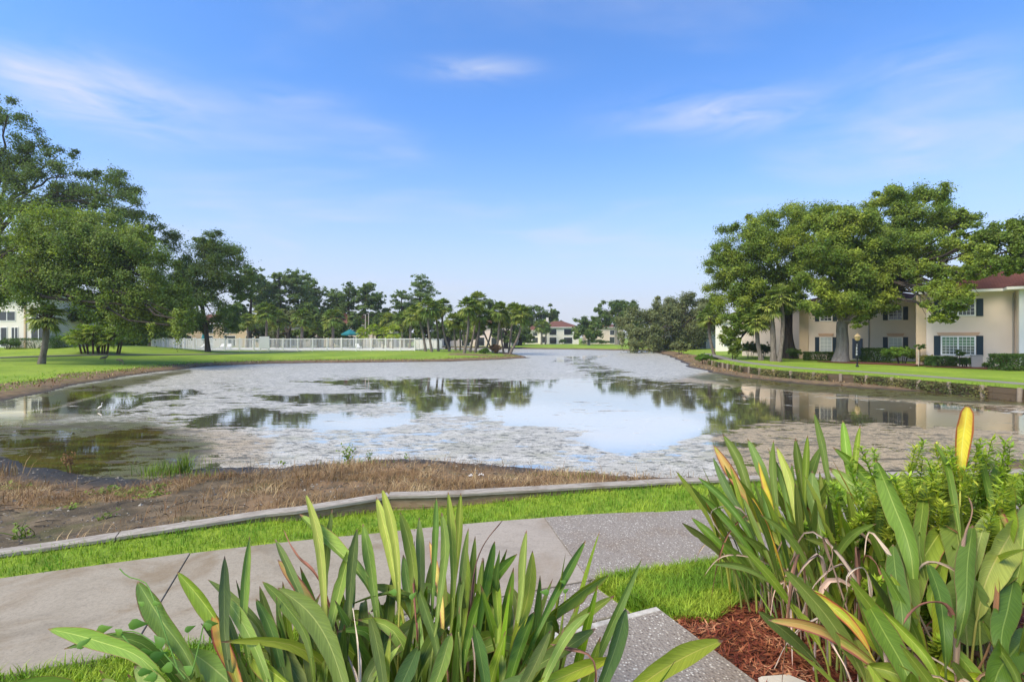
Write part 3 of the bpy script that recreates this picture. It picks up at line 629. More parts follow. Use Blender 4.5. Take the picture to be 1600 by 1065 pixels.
pm = Geo(); pm.lathe([(.085, -.75), (.085, -.02), (.075, .0), (0, .004)], k=9); pme = pm.mesh('seawall_post', MT['post'], True)
acc = np.concatenate([[0], np.cumsum(np.linalg.norm(np.diff(wl_, axis=0), axis=1))])
for s_ in np.arange(.4, acc[-1], 1.35):
    p = A(np.interp(s_, acc, wl_[:, 0]), np.interp(s_, acc, wl_[:, 1])); q = A(np.interp(s_, acc, nw[:, 0]), np.interp(s_, acc, nw[:, 1]))
    o = bpy.data.objects.new('post', pme); COL.objects.link(o); o.parent = sea; o.location = (*(p - q * .115), .03 + .05 * math.sin(s_ * 7)); o.rotation_euler = (.05 * math.sin(s_ * 3), .05 * math.cos(s_ * 5), s_)
def ribbon(name, pts, w, z, mat, thick=.05):
    c = spline(pts, 40); t = unit(np.gradient(c[:, :2], axis=0)); nn = np.stack([-t[:, 1], t[:, 0]], -1); g = Geo(); v = []
    for p, q in zip(c, nn):
        for e, zz in ((-1, -thick), (-1, 0), (1, 0), (1, -thick)): v.append((*(p[:2] + q * e * w / 2), z(p) + zz if callable(z) else z + zz))
    i, j = np.meshgrid(np.arange(len(c) - 1), np.arange(3), indexing='ij')
    g.add(v, np.stack([i * 4 + j, (i + 1) * 4 + j, (i + 1) * 4 + j + 1, i * 4 + j + 1], -1).reshape(-1, 4)[:, ::-1]); return structure(g.build(name, mat))
ribbon('footpath', [(24, 62), (21, 50), (18.9, 41.7), (18.4, 35), (18.9, 31.6), (20.2, 28.8), (21.2, 25), (21.9, 21), (22.6, 17), (24, 12)], .95, .03, MT['path'])
lp = np.array([(-64, 33), (-52, 44.5), (-44, 50), (-38, 55), (-33, 62), (-31, 72)])
ribbon('footpath', lp, 1.3, lambda p: float(tz(p[0], p[1])) + .07, MT['path'], .2)

# ------------------------------------------------------------------ foliage generators
def leaves(centers, normals, L, W, rs, fold=0.0):
    """rhombic leaves: one quad each"""
    n = len(centers); a = unit(rs.normal(size=(n, 3))); t = unit(a - normals * np.sum(a * normals, 1, keepdims=True)); b = np.cross(normals, t)
    l = L * rs.uniform(.6, 1.3, (n, 1)); w = W * rs.uniform(.6, 1.3, (n, 1))
    v = np.stack([centers - t * l / 2, centers + b * w / 2 + normals * w * .12, centers + t * l / 2, centers - b * w / 2 + normals * w * .12], 1)
    return v.reshape(-1, 3), np.arange(n * 4).reshape(n, 4)
def cloud(clumps, n, L, W, seed, subs=9, flat=.75, fill=.35, droop=0.0):
    """clumps: (center, (rx, ry, rz)); leaves gather in small sprays spread over each clump"""
    rs = np.random.default_rng(seed); C = np.array([c for c, r in clumps]); R = np.array([r for c, r in clumps]); vol = (R.prod(1)) ** .67; vol /= vol.sum()
    cs, ns = [], []
    for c, r, f in zip(C, R, vol):
        k = max(3, int(subs * (0.6 + f * len(clumps) * .5))); m = int(n * f)
        u = unit(rs.normal(size=(k, 3))); u[:, 2] = u[:, 2] * .9 + .12; rad = (rs.uniform(fill, 1, (k, 1))) ** .6
        sub = c + u * rad * r; sr = rs.uniform(.21, .44, (k, 1)) * r.mean()
        # irregular outline: some sprays reach out
        out = rs.random(k) < .18; sub[out] = c + u[out] * r * rs.uniform(1.0, 1.22, (out.sum(), 1)); sr[out] *= .6
        pick = rs.integers(0, k, m); d = rs.normal(size=(m, 3)) * .55; d[:, 2] *= flat
        p = sub[pick] + d * sr[pick]
        if droop: p[:, 2] -= droop * np.abs(rs.normal(size=m)) * (rs.random(m) < .35)
        cs.append(p); nn = unit(d * .5 + u[pick] * .6 + rs.normal(size=(m, 3)) * .62 + A(0, 0, .45)); ns.append(nn)
    return leaves(np.vstack(cs), np.vstack(ns), L, W, rs)
def limb(g, p, q, r0, r1, rs, sag=.0, k=6, n=9, wig=.05):
    p, q = A(*p), A(*q); L = np.linalg.norm(q - p); t = np.linspace(0, 1, n)[:, None]
    mid = p + (q - p) * .5 + A(0, 0, L * .10 - sag) + rs.normal(size=3) * L * wig
    pts = (1 - t) ** 2 * p + 2 * t * (1 - t) * mid + t * t * q; pts[1:-1] += rs.normal(size=(n - 2, 3)) * L * wig * .22
    g.tube(pts, r0 + (r1 - r0) * np.linspace(0, 1, n) ** .8, k, cap=False); return pts
def tree(name, label, base, trunk, clumps, n, leaf, mat, bark_, seed, group=None, cat='tree', subs=9, limbs=True, flat=.75, twigs=2, droop=0.0, flare=1.5, fill=.35):
    """trunk = (fork point, base radius, radius at fork)"""
    rs = np.random.default_rng(seed); base = A(*base); root = empty(name, base, label, cat, group); g = Geo()
    fork, r0, r1 = A(*trunk[0]) - base, trunk[1], trunk[2]
    t = np.linspace(0, 1, 9); pts = np.outer(t, fork) + np.c_[np.sin(t * 4 + seed) * r0 * .25, np.cos(t * 3 + seed) * r0 * .25, t * 0] * np.sin(t * math.pi)[:, None]
    rad = r1 + (r0 - r1) * (1 - t) ** 1.2 + r0 * (flare - 1) * np.exp(-t * 9); pts[0, 2] -= .25
    g.tube(pts, rad, 11)
    cl = [(A(*c) - base, A(*r)) for c, r in clumps]
    if limbs:
        for c, r in cl:
            s = pts[-1] if rs.random() < .7 else pts[-2]; d = np.linalg.norm(c - s)
            lp_ = limb(g, s, c, r1 * rs.uniform(.42, .62), max(.02, r1 * .12), rs, sag=-.02 * d, wig=.06)
            for _ in range(twigs):
                e = c + unit(rs.normal(size=3)) * r * rs.uniform(.5, .95); limb(g, lp_[rs.integers(4, 8)], e, max(.018, r1 * .16), .012, rs, k=5, n=6, wig=.08)
    g.build('trunk', bark_, root, True)
    v, f = cloud(cl, n, leaf[0], leaf[1], seed + 1, subs, flat, fill, droop); gg = Geo(); gg.add(v, f); gg.build('crown', mat, root)
    return root
def C(px, py, rx, ry, d, rd=None):
    """an ellipsoid clump: bearing and height from the photograph, at its own distance"""
    c = P(px, py, d); return c, (rx * d / F, (rd if rd else (rx + ry) / 2 * d / F), ry * d / F)
def near_d(cs, seed, spread): 
    rs = np.random.default_rng(seed); return [C(x, y, a, b, d + rs.uniform(-spread, spread)) for x, y, a, b, d in cs]
def gz(x, y): return float(tz(x, y))
def gpt(px, d): x = (px - HX) / F * d; return A(x, d, gz(x, d))

# --- fan palm
def fan_crown(seed, R=1.7, nf=34, mat='palm', seg=9):
    rs = np.random.default_rng(seed); g = Geo()
    for i in range(nf):
        az = i * 2.399 + rs.normal() * .25; el = math.radians(80 - 125 * (i / nf) ** 1.0 + rs.normal() * 9); d = A(math.cos(az) * math.cos(el), math.sin(az) * math.cos(el), math.sin(el))
        pl = R * rs.uniform(.38, .52); e = d * pl + A(0, 0, -.10 * R); side = unit(np.cross(d, (0, 0, 1)) + rs.normal(size=3) * .1); up = np.cross(side, d)
        g.bar((0, 0, 0), e, .035, .02)
        for k in range(seg):
            a = (k / (seg - 1) - .5) * 2.5; dd = unit(d * math.cos(a) + side * math.sin(a) + up * (-.18 + .2 * abs(a)) ); L = R * .62 * (1 - .16 * abs(a)) * rs.uniform(.85, 1.1)
            tip = e + dd * L + A(0, 0, -.34 * L * rs.uniform(.5, 1.3)); mid = e + dd * L * .55; w = .06 * R * unit(np.cross(dd, up))
            g.add([e, mid - w, tip, mid + w], [[0, 1, 2, 3]])
    return g
def fan_dead(seed, R=1.4):
    rs = np.random.default_rng(seed); g = Geo()
    for i in range(12):
        az = i * 2.4 + rs.normal() * .3; d = A(math.cos(az) * .38, math.sin(az) * .38, -.9)
        for k in range(5):
            dd = unit(d + rs.normal(size=3) * .22); L = R * rs.uniform(.4, .75); s0 = d * .15; w = unit(np.cross(dd, (0, 0, 1))) * .07
            g.add([s0, s0 + dd * L * .5 - w, s0 + dd * L, s0 + dd * L * .5 + w], [[0, 1, 2, 3]])
    return g
CROWN = [fan_crown(40 + k, 1.7, 44, seg=11).mesh('palm_crown', MT['palm']) for k in range(5)]
CROWNB = [fan_crown(60 + k, 1.5, 24).mesh('young_palm_crown', MT['palm_bright']) for k in range(3)]
SKIRT = [fan_dead(80 + k).mesh('palm_skirt', MT['palm_dead']) for k in range(3)]
def palm(label, base, top, r=.16, crown=None, scale=1.0, group='cabbage palms', bend=.0, skirt=True, name='cabbage_palm', boots=False, seed=0):
    base, top = A(*base), A(*top); root = empty(name, base, label, 'palm tree', group); g = Geo(); h = top - base
    t = np.linspace(0, 1, 12); pts = np.outer(t, h) + np.c_[bend * np.sin(t * math.pi), t * 0, t * 0]; pts[0, 2] -= .2
    g.tube(pts, r * (1.0 + .45 * np.exp(-t * 10)) * (1 + .06 * np.sin(np.arange(12) * 2.1)), 9); g.build('trunk', MT['palm_bark'], root, True)
    def put(me, nm, z=0.0, s=1.0):
        o = bpy.data.objects.new(nm, me); COL.objects.link(o); o.parent = root; o.location = h + A(0, 0, z); o.scale = (s,) * 3; o.rotation_euler = (rng.normal() * .08, rng.normal() * .08, rng.uniform(0, 6.28)); return o
    me = crown if crown else CROWN[seed % 5]; put(me, 'crown', 0, scale)
    if skirt: put(SKIRT[seed % 3], 'dead_fronds', -.05, scale)
    if boots:
        b = Geo(); rs = np.random.default_rng(seed)
        for k in range(46):
            a = k * 2.4; z = -.95 + .95 * k / 46; rr = r * 1.25 * (1.5 - .6 * abs(k / 46 - .5)); p = A(math.cos(a) * rr * .7, math.sin(a) * rr * .9, z); d = A(math.cos(a) * .8, math.sin(a) * .8, .75)
            b.bar(p, p + d * .34, .12, .04)
        o = b.build('boots', MT['palm_boot'], root); o.location = h
    return root
def bush(name, label, c, size, n, leaf, mat, seed, cat='bush', group=None, kind='ball', stem=True):
    """c = base centre on the ground, size = (w, d, h)"""
    rs = np.random.default_rng(seed); root = empty(name, c, label, cat, group); w, d, h = size
    if kind == 'box':
        p = rs.uniform(-1, 1, (n, 3)); ax = rs.integers(0, 3, n); s = np.where(rs.random(n) < .5, -1, 1); p[np.arange(n), ax] = s * rs.uniform(.82, 1.03, n); p[:, 2] = np.abs(p[:, 2]) * 2 - 1
        nn = np.zeros((n, 3)); nn[np.arange(n), ax] = s; p = p * (1 + .07 * (vnoise(p[:, 0] * w * 3, p[:, 1] * d * 3 + p[:, 2] * h * 3, 1.0, seed)[:, None] - .5))
        q = p * A(w / 2, d / 2, h / 2) + A(0, 0, h / 2); nn = unit(nn + rs.normal(size=(n, 3)) * .7); v, f = leaves(q, nn, leaf[0], leaf[1], rs)
    else:
        k = 16; cl = []
        for i in range(k):
            u = unit(rs.normal(size=3)); u[2] = abs(u[2]) * 1.0 - .2; cl.append((A(0, 0, h * .5) + u * A(w, d, h) * .32, A(w, d, h) * rs.uniform(.16, .26)))
        v, f = cloud(cl, n, leaf[0], leaf[1], seed, 7, .9, .2)
        v[:, 2] = np.maximum(v[:, 2], .01)
    g = Geo(); g.add(v, f); g.build('foliage', mat, root)
    if stem:
        g = Geo()
        for i in range(7):
            a = i * 2.4; g.tube([(math.cos(a) * w * .08, math.sin(a) * d * .08, -.1), (math.cos(a) * w * .16, math.sin(a) * d * .16, h * .45), (math.cos(a) * w * .3, math.sin(a) * d * .3, h * .82)], [.03, .02, .008], 5, False)
        g.build('stem', MT['bark_dark'], root)
    return root

# ------------------------------------------------------------------ buildings
def hip(g, x0, x1, y0, y1, z, ridge, over=.5, th=.16):
    x0, x1, y0, y1 = x0 - over, x1 + over, y0 - over, y1 + over; w, d = x1 - x0, y1 - y0; k = min(w, d) / 2
    if w >= d: a, b = A(x0 + k, (y0 + y1) / 2, ridge), A(x1 - k, (y0 + y1) / 2, ridge)
    else: a, b = A((x0 + x1) / 2, y0 + k, ridge), A((x0 + x1) / 2, y1 - k, ridge)
    c = A([x0, y0, z + th], [x1, y0, z + th], [x1, y1, z + th], [x0, y1, z + th])
    sl = math.hypot(k, ridge - z)
    if w >= d: fs = [([c[0], c[1], b, a], [0, w, w - k, k]), ([c[1], c[2], b], [0, d, d / 2]), ([c[2], c[3], a, b], [0, w, w - k, k]), ([c[3], c[0], a], [0, d, d / 2])]
    else: fs = [([c[0], c[1], a], [0, w, w / 2]), ([c[1], c[2], b, a], [0, d, d - k, k]), ([c[2], c[3], b], [0, w, w / 2]), ([c[3], c[0], a, b], [0, d, d - k, k])]
    for vs_, us in fs: g.add(vs_, [list(range(len(vs_)))], [(u, 0 if q < 2 else sl) for q, u in enumerate(us)])
    return (x0, x1, y0, y1, z, th)
def fascia(g, r):
    x0, x1, y0, y1, z, th = r; g.box(x0 + .01, x1 - .01, y0 + .01, y1 - .01, z - .03, z + th - .004)
def window(par, x, z, w, h, y, glass='glass', frame='trim', nx=1, nz=1, muntin=None, fw=.06):
    """a window on the front face at depth y: frame with its own pane and glazing bars"""
    g = Geo(); x0, x1, z0, z1 = x - w / 2, x + w / 2, z, z + h
    g.box(x0, x1, y - .05, y + .04, z0, z0 + fw); g.box(x0, x1, y - .05, y + .04, z1 - fw, z1); g.box(x0, x0 + fw, y - .05, y + .04, z0 + fw, z1 - fw); g.box(x1 - fw, x1, y - .05, y + .04, z0 + fw, z1 - fw)
    for k in range(1, nx): xx = x0 + w * k / nx; g.box(xx - .04, xx + .04, y - .048, y + .04, z0 + fw, z1 - fw)
    f = g.build('window', MT[frame], par)
    for a in range(nx):
        xa, xb = x0 + w * a / nx + (.04 if a else fw), x0 + w * (a + 1) / nx - (.04 if a < nx - 1 else fw)
        for b in range(nz):
            za, zb = z0 + fw + (h - 2 * fw) * b / nz, z0 + fw + (h - 2 * fw) * (b + 1) / nz
            gm = glass[b] if isinstance(glass, (list, tuple)) else glass
            gg = Geo(); gg.box(xa + .002, xb - .002, y - .02, y + .035, za + (.02 if b else 0), zb - (.02 if b < nz - 1 else 0)); gg.build('pane', MT[gm], f)
            if b: gg = Geo(); gg.box(xa, xb, y - .04, y + .03, za - .018, za + .018); gg.build('sash_bar', MT[frame], f)
            if muntin:
                gg = Geo(); mx_, mz_ = muntin
                for k in range(1, mx_): xx = xa + (xb - xa) * k / mx_; gg.box(xx - .011, xx + .011, y - .028, y - .018, za, zb)
                for k in range(1, mz_): zz = za + (zb - za) * k / mz_; gg.box(xa, xb, y - .027, y - .0175, zz - .011, zz + .011)
                gg.build('glazing_bar', MT[frame], f)
    return f
def shutter(par, x, z, w, h, y):
    g = Geo(); g.box(x - w / 2, x + w / 2, y - .05, y + .01, z, z + h)
    o = g.build('shutter', MT['shutter'], par); s = Geo()
    for k in range(int(h / .07)): zz = z + .04 + k * .07; s.box(x - w / 2 + .04, x + w / 2 - .04, y - .062, y - .045, zz, zz + .045)
    s.build('louvre', MT['shutter'], o)
def wallbox(par, x0, x1, y0, y1, z0, z1, mat, name='wall'):
    g = Geo(); g.box(x0, x1, y0, y1, z0, z1); return g.build(name, MT[mat], par)
# the long apartment house on the right bank
apt = empty('apartment_house', (33.9, 33.6, 0), 'long peach stucco two storey house with navy shutters and dark red roof', 'house', None, math.radians(-36))
for x0, x1, y0, y1 in ((0, 10, -1.2, 10), (-4.64, -.003, 0, 10), (-13.2, -4.66, 7.66, 17), (-19.6, -13.22, 12.76, 21)): wallbox(apt, x0, x1, y0, y1, -.4, 5.15, 'stucco')
for k, (x0, x1, y0, y1, rg) in enumerate(((-.2, 10, -1.2, 10, 8.3), (-4.64, 3, 0.0, 10, 7.4), (-13.2, -4.0, 7.66, 17, 6.9), (-19.6, -12.6, 12.76, 21, 6.9))):
    g = Geo(); r = hip(g, x0, x1, y0, y1, 5.16 + .002 * k, rg); g.build('roof', MT['roof'], apt); g = Geo(); fascia(g, r); g.build('fascia', MT['trim'], apt)
Y1, Y2 = 0.0, 7.66
window(apt, -2.91, .74, 1.86, 1.36, Y1, ('glass_grey', 'glass_green'), nx=2, nz=2, muntin=(4, 3), fw=.08)
window(apt, -2.91, 3.50, 1.86, 1.16, Y1, ('glass', 'glass'), nx=2, nz=2, muntin=(4, 2), fw=.08)
for z, h in ((.72, 1.4), (3.48, 1.2)):
    for x in (-4.04, -1.78): shutter(apt, x, z, .36, h, Y1)
for xc, z, gl in ((-11.35, .63, 'glass_white'), (-6.22, .63, 'glass_white'), (-6.22, 3.5, 'glass'), (-11.35, 3.5, 'glass')):
    window(apt, xc, z, .98, 1.4 if z < 1 else 1.16, Y2, (gl, gl), nz=2, muntin=(3, 2), fw=.06)
    for s in (-1, 1): shutter(apt, xc + s * .70, z, .34, 1.4 if z < 1 else 1.16, Y2)
for xc, y, w in ((-2.91, Y1, 2.1), (-11.35, Y2, 1.05), (-6.22, Y2, 1.05)):
    g = Geo(); g.add([(xc - w / 2, y - .06, 2.12), (xc + w / 2, y - .06, 2.12), (xc + w / 2 + .1, y - .08, 2.36), (xc - w / 2 - .1, y - .08, 2.36), (xc - w / 2, y + .01, 2.12), (xc + w / 2, y + .01, 2.12), (xc + w / 2 + .1, y + .01, 2.36), (xc - w / 2 - .1, y + .01, 2.36)],
        [[0, 1, 2, 3], [4, 7, 6, 5], [0, 4, 5, 1], [1, 5, 6, 2], [2, 6, 7, 3], [3, 7, 4, 0]]); g.build('lintel', MT['stucco_pink'], apt)
def quoin(x0, x1, y0, y1):
    q = wallbox(apt, x0, x1, y0, y1, -.3, 5.1, 'stucco_tan', 'pilaster'); 
    for k in range(12): g = Geo(); z = .02 + k * .42; g.box(x0 - .006, x1 + .006, y0 - .012, y0 + .05, z, z + .40); g.build('quoin', MT['stucco_tan'], q)
quoin(-5.2, -4.655, .05, .7); quoin(-13.5, -12.75, 7.58, 8.2); 
wallbox(apt, -.03, .22, -1.24, -1.0, -.3, 5.1, 'trim', 'corner_board')
for x, y in ((-8.1, Y2 - .05), (-.12, -.06)):
    g = Geo(); g.tube([(x, y, 0), (x, y, 5.0)], .05, 8); g.build('downspout', MT['grey_plastic'], apt)
wallbox(apt, -9.32, -8.55, Y2 - .07, Y2 + .01, .12, 1.9, 'bluegrey', 'mailbox_panel')

def house(label, px, d, w, dep, eave, ridge, wins, wall='stucco_white', roof='roof_red', rz=0.0, z=None, over=.5, chimney=None, group='houses across the pond'):
    """a block house: wins = (x, z, w, h, kind)"""
    p = gpt(px, d); root = empty('house', (p[0], p[1], (p[2] if z is None else z)), label, 'house', group, rz)
    wallbox(root, -w / 2, w / 2, 0, dep, -.8, eave, wall); g = Geo(); r = hip(g, -w / 2, w / 2, 0, dep, eave + .01, ridge, over); ro = g.build('roof', MT[roof], root)
    g = Geo(); fascia(g, r); g.build('fascia', MT['trim'], root)
    if chimney is not None: g = Geo(); g.box(chimney - .35, chimney + .35, dep * .4, dep * .4 + .6, eave, ridge + 1.0); g.build('chimney', MT['stucco_white'], ro)
    for x, zz, ww, hh, k in wins:
        if k == 'w': window(root, x, zz, ww, hh, 0, 'glass')
        elif k == 's': window(root, x, zz, ww, hh, 0, 'glass', nx=2)
        elif k == 'b':    # balcony: dark opening with a rail
            f = window(root, x, zz, ww, hh, 0, 'glass', fw=.08); g = Geo()
            g.box(x - ww / 2, x + ww / 2, -.12, -.07, zz + .95, zz + 1.02)
            for q in range(int(ww / .25)): xx = x - ww / 2 + .1 + q * .25; g.box(xx, xx + .04, -.11, -.08, zz, zz + .95)
            g.build('balcony_rail', MT['black_metal'], root)
        elif k == 'c': wallbox(root, x - ww / 2, x + ww / 2, -.12, .05, zz, zz + hh, 'stucco_tan', 'pilaster')
    return root
house('cream house with wide white glazed doors under the left oak, tan downpipe', -30, 56, 17, 6, 5.6, 7.2,
      [(2.6, .08, 1.7, 2.2, 's'), (4.4, .08, .9, 2.2, 's'), (3.4, 2.95, 2.2, 1.1, 's'), (7.4, .75, 1.9, 1.55, 's'), (7.4, 2.95, 1.9, 1.2, 's'), (-2, .1, 1.7, 2.2, 's'), (-2, 2.95, 2.2, 1.1, 's'), (5.75, -.2, .22, 5.7, 'c')], rz=-.12)
house('white house half hidden between the left oak and pool', 205, 96, 9, 9, 5.2, 7.4, [(-2, .6, 1.4, 1.6, 'w'), (2, .1, 2, 2.1, 's'), (0, 3.1, 1.6, 1.4, 'w')], rz=.1)
house('tan house with red roof behind left end of pool fence', 345, 108, 20, 9, 4.9, 7.2, [(-7.5, .4, 2, 2, 'w'), (-3, .2, 2.6, 2.2, 'b'), (2, .2, 2.6, 2.2, 'b'), (6.5, .4, 2, 2, 'w'), (-7, 3, 1.6, 1.4, 'w'), (-3, 2.9, 2.6, 1.8, 'b'), (2, 2.9, 2.6, 1.8, 'b'), (6.5, 3, 1.6, 1.4, 'w')], 'stucco_tan', rz=-.05)
house('cream pool house with red roof behind the teal umbrella', 528, 108, 23, 9, 4.6, 7.4, [(-9, .2, 2.2, 2.0, 'b'), (-4.6, .2, 2.4, 2.0, 'b'), (-2.4, -.2, .7, 4.8, 'c'), (1.3, -.2, .7, 4.8, 'c'), (3.8, .1, 2.6, 2.1, 's'), (8.2, .3, 1.6, 1.6, 'w'), (-7, 2.9, 1.6, 1.2, 'w'), (4, 2.9, 1.6, 1.2, 'w')], 'stucco', rz=.06)
house('beige house with dark arched openings behind the leaning palms', 735, 126, 21, 10, 4.9, 6.8, [(-9.2, .4, 1.6, 1.7, 'w'), (-6.2, .1, 1.8, 2.2, 's'), (-1.2, .1, 2.2, 2.2, 'b'), (2.6, .1, 2.2, 2.2, 'b'), (6.2, .2, 1.6, 2, 'w'), (9.2, .2, 1.4, 2, 'w'), (-6.2, 2.9, 1.6, 1.4, 'w'), (-1.2, 2.8, 2.2, 1.8, 'b'), (2.6, 2.8, 2.2, 1.8, 'b'), (8, 2.9, 1.6, 1.4, 'w')], 'stucco', 'roof_brown', rz=-.2)
house('white house with red hipped roof and balconies across the pond', 874, 148, 11.5, 9, 4.9, 7.0, [(-4.4, 2.9, 1.4, 1.2, 'w'), (-4.4, .4, 1.4, 1.9, 'w'), (-1.9, 2.7, 2.2, 1.9, 'b'), (-1.9, .1, 2.2, 2.0, 'b'), (2.6, 2.7, 2.6, 1.9, 'b'), (2.6, .1, 2.6, 2.0, 'b')], 'stucco_white', 'roof_red', chimney=-3.3)
house('small cream annexe at the left of the balconied white house', 833, 152, 4.6, 8, 4.0, 5.6, [(.6, .3, 1.8, 1.7, 'w'), (.6, 2.4, 1.4, 1.1, 'w')], 'stucco_white', 'roof_red')
house('beige house with brown roof behind the tall far oak', 945, 150, 11, 9, 4.9, 6.6, [(-2.6, 2.9, 1.2, 1.0, 'w'), (2.2, 2.7, 1.4, 1.5, 'w'), (2.2, .2, 1.6, 2.0, 'w'), (-3.5, .3, 1.4, 1.8, 'w')], 'stucco', 'roof_brown')
house('pale low house seen beside the leaning palm on the right bank', 1085, 92, 8.5, 8, 3.0, 4.6, [(-2.2, .3, 1.6, 1.6, 'w'), (1.4, .1, 1.6, 2.1, 's')], 'stucco_white', 'roof_brown', group=None)
house('salmon white house end behind the right oak trunks', 1172, 74, 9.5, 8, 4.4, 6.4, [(-3, .6, 1.2, 1.4, 'w'), (3.4, 2.8, 1.2, 1.2, 'w')], 'stucco_white', 'roof', rz=-.4, group=None)

# ------------------------------------------------------------------ trees
OAKP = (.185, .11)
# left: near oak reaching in from outside the frame
tree('oak_tree', 'big leafy live oak with low spreading limbs at left, over the lone palm', gpt(-70, 41), (P(-52, 430, 41), .75, .5),
     near_d([(20, 395, 50, 55, 41), (95, 375, 60, 50, 40), (150, 400, 60, 52, 39), (195, 415, 50, 55, 40), (60, 440, 70, 36, 41), (130, 452, 60, 38, 40), (215, 462, 42, 42, 39), (245, 440, 28, 48, 41), (160, 358, 45, 32, 41), (20, 342, 40, 30, 42), (190, 490, 34, 26, 40), (240, 500, 34, 28, 39), (265, 508, 26, 16, 38), (210, 385, 32, 30, 41), (-60, 380, 60, 60, 42), (100, 345, 36, 22, 41), (0, 455, 42, 22, 42), (285, 485, 20, 34, 40), (228, 500, 24, 16, 39), (205, 495, 26, 16, 40), (286, 500, 16, 16, 39)], 3, 1.6),
     150000, (.19, .115), MT['oak_olive'], MT['bark_dark'], 11, 'oaks on the left lawn', subs=14, droop=.5)
tree('oak_tree', 'tall thin crowned dark oak rising behind the big left oak', gpt(-20, 58), (P(-2, 330, 58), .6, .4),
     near_d([(10, 260, 45, 32, 57), (55, 270, 50, 32, 56), (105, 275, 45, 32, 57), (150, 290, 45, 34, 57), (190, 310, 36, 34, 57), (220, 340, 26, 34, 57), (40, 222, 34, 22, 57), (12, 180, 26, 28, 57), (60, 310, 60, 34, 58), (130, 330, 60, 34, 58), (200, 360, 40, 30, 58), (-40, 240, 50, 50, 58), (90, 245, 30, 18, 57), (-30, 170, 40, 30, 58), (236, 368, 22, 18, 57)], 5, 2.0),
     60000, (.23, .135), MT['oak_dark'], MT['bark_dark'], 21, 'oaks on the left lawn', subs=11, twigs=3, fill=.5)
tree('oak_tree', 'rounded dark oak between the big left oak and the cypresses', gpt(325, 62), (P(315, 470, 62), .26, .22),
     near_d([(300, 395, 38, 32, 61), (335, 400, 36, 38, 61), (352, 432, 36, 36, 61), (310, 440, 45, 36, 62), (285, 425, 32, 36, 62), (335, 470, 38, 32, 61), (372, 452, 18, 22, 61), (300, 482, 38, 26, 61), (275, 465, 30, 40, 62), (322, 376, 24, 16, 61), (385, 428, 12, 9, 61), (340, 505, 30, 22, 62), (295, 508, 26, 14, 62), (262, 500, 26, 20, 61), (320, 510, 26, 12, 62), (250, 480, 22, 30, 61)], 6, 1.6),
     75000, (.22, .13), MT['oak_dark'], MT['bark_dark'], 31, 'oaks on the left lawn', subs=12)
# right bank
tree('oak_tree', 'broad yellow green oak massed over three pale palm trunks on right bank', gpt(1232, 49), (P(1230, 478, 49), .62, .45),
     near_d([(1138, 420, 30, 36, 48), (1130, 455, 24, 30, 48), (1168, 385, 40, 34, 47), (1205, 358, 44, 30, 48), (1245, 342, 36, 22, 49), (1275, 350, 34, 26, 49), (1160, 445, 36, 38, 47), (1205, 405, 44, 40, 47), (1240, 395, 36, 36, 48), (1185, 455, 34, 30, 48), (1148, 485, 28, 28, 47), (1140, 512, 18, 22, 46), (1215, 450, 30, 26, 48), (1172, 492, 22, 18, 47), (1128, 395, 20, 16, 48), (1265, 400, 26, 30, 48), (1150, 535, 10, 12, 46), (1165, 515, 14, 14, 46), (1195, 482, 22, 14, 46), (1138, 530, 14, 14, 46), (1222, 478, 22, 14, 46.5), (1250, 470, 18, 16, 47), (1180, 505, 12, 10, 46)], 8, 1.5),
     135000, OAKP, MT['oak_bright'], MT['bark_dark'], 41, 'oaks by the peach house', subs=16)
tree('oak_tree', 'dense round crowned oak with thick pale forked trunk before peach house', gpt(1313, 41), (P(1316, 503, 41), .50, .40),
     near_d([(1300, 352, 42, 26, 41), (1340, 345, 36, 24, 41), (1285, 395, 34, 34, 40), (1330, 395, 44, 38, 40), (1372, 385, 30, 30, 41), (1290, 435, 40, 32, 39.5), (1335, 445, 44, 32, 39.5), (1378, 440, 30, 36, 40), (1280, 472, 28, 24, 40), (1315, 472, 40, 20, 39.5), (1362, 478, 30, 22, 40), (1345, 505, 12, 12, 39.5), (1392, 470, 14, 18, 40)], 9, 1.2),
     125000, OAKP, MT['oak_bright'], MT['bark_grey'], 51, 'oaks by the peach house', subs=16, flare=1.6)
tree('oak_tree', 'high airy oak with dark layered limbs above the red roof', gpt(1345, 46), (P(1350, 470, 46), .45, .38),
     near_d([(1380, 318, 30, 16, 45), (1415, 305, 34, 16, 44), (1450, 308, 36, 18, 44), (1395, 345, 36, 20, 44), (1440, 345, 46, 24, 43), (1485, 345, 34, 20, 43), (1512, 338, 22, 14, 40), (1400, 385, 40, 22, 42), (1455, 385, 46, 22, 39), (1505, 390, 34, 22, 36), (1430, 415, 40, 16, 39), (1490, 418, 34, 16, 34), (1475, 455, 24, 18, 32), (1500, 440, 22, 18, 32), (1462, 485, 17, 20, 31.5), (1480, 500, 12, 12, 31.5), (1495, 475, 18, 16, 31.5), (1450, 452, 18, 12, 34), (1440, 432, 26, 14, 37), (1415, 438, 20, 12, 40), (1465, 425, 24, 12, 35), (1520, 362, 26, 12, 37), (1528, 400, 22, 20, 33), (1535, 375, 18, 16, 33), (1515, 430, 20, 12, 32), (1515, 462, 14, 14, 31.5)], 10, .5),
     95000, (.165, .105), MT['oak_bright'], MT['bark_dark'], 61, 'oaks by the peach house', subs=12, fill=.5, twigs=3)
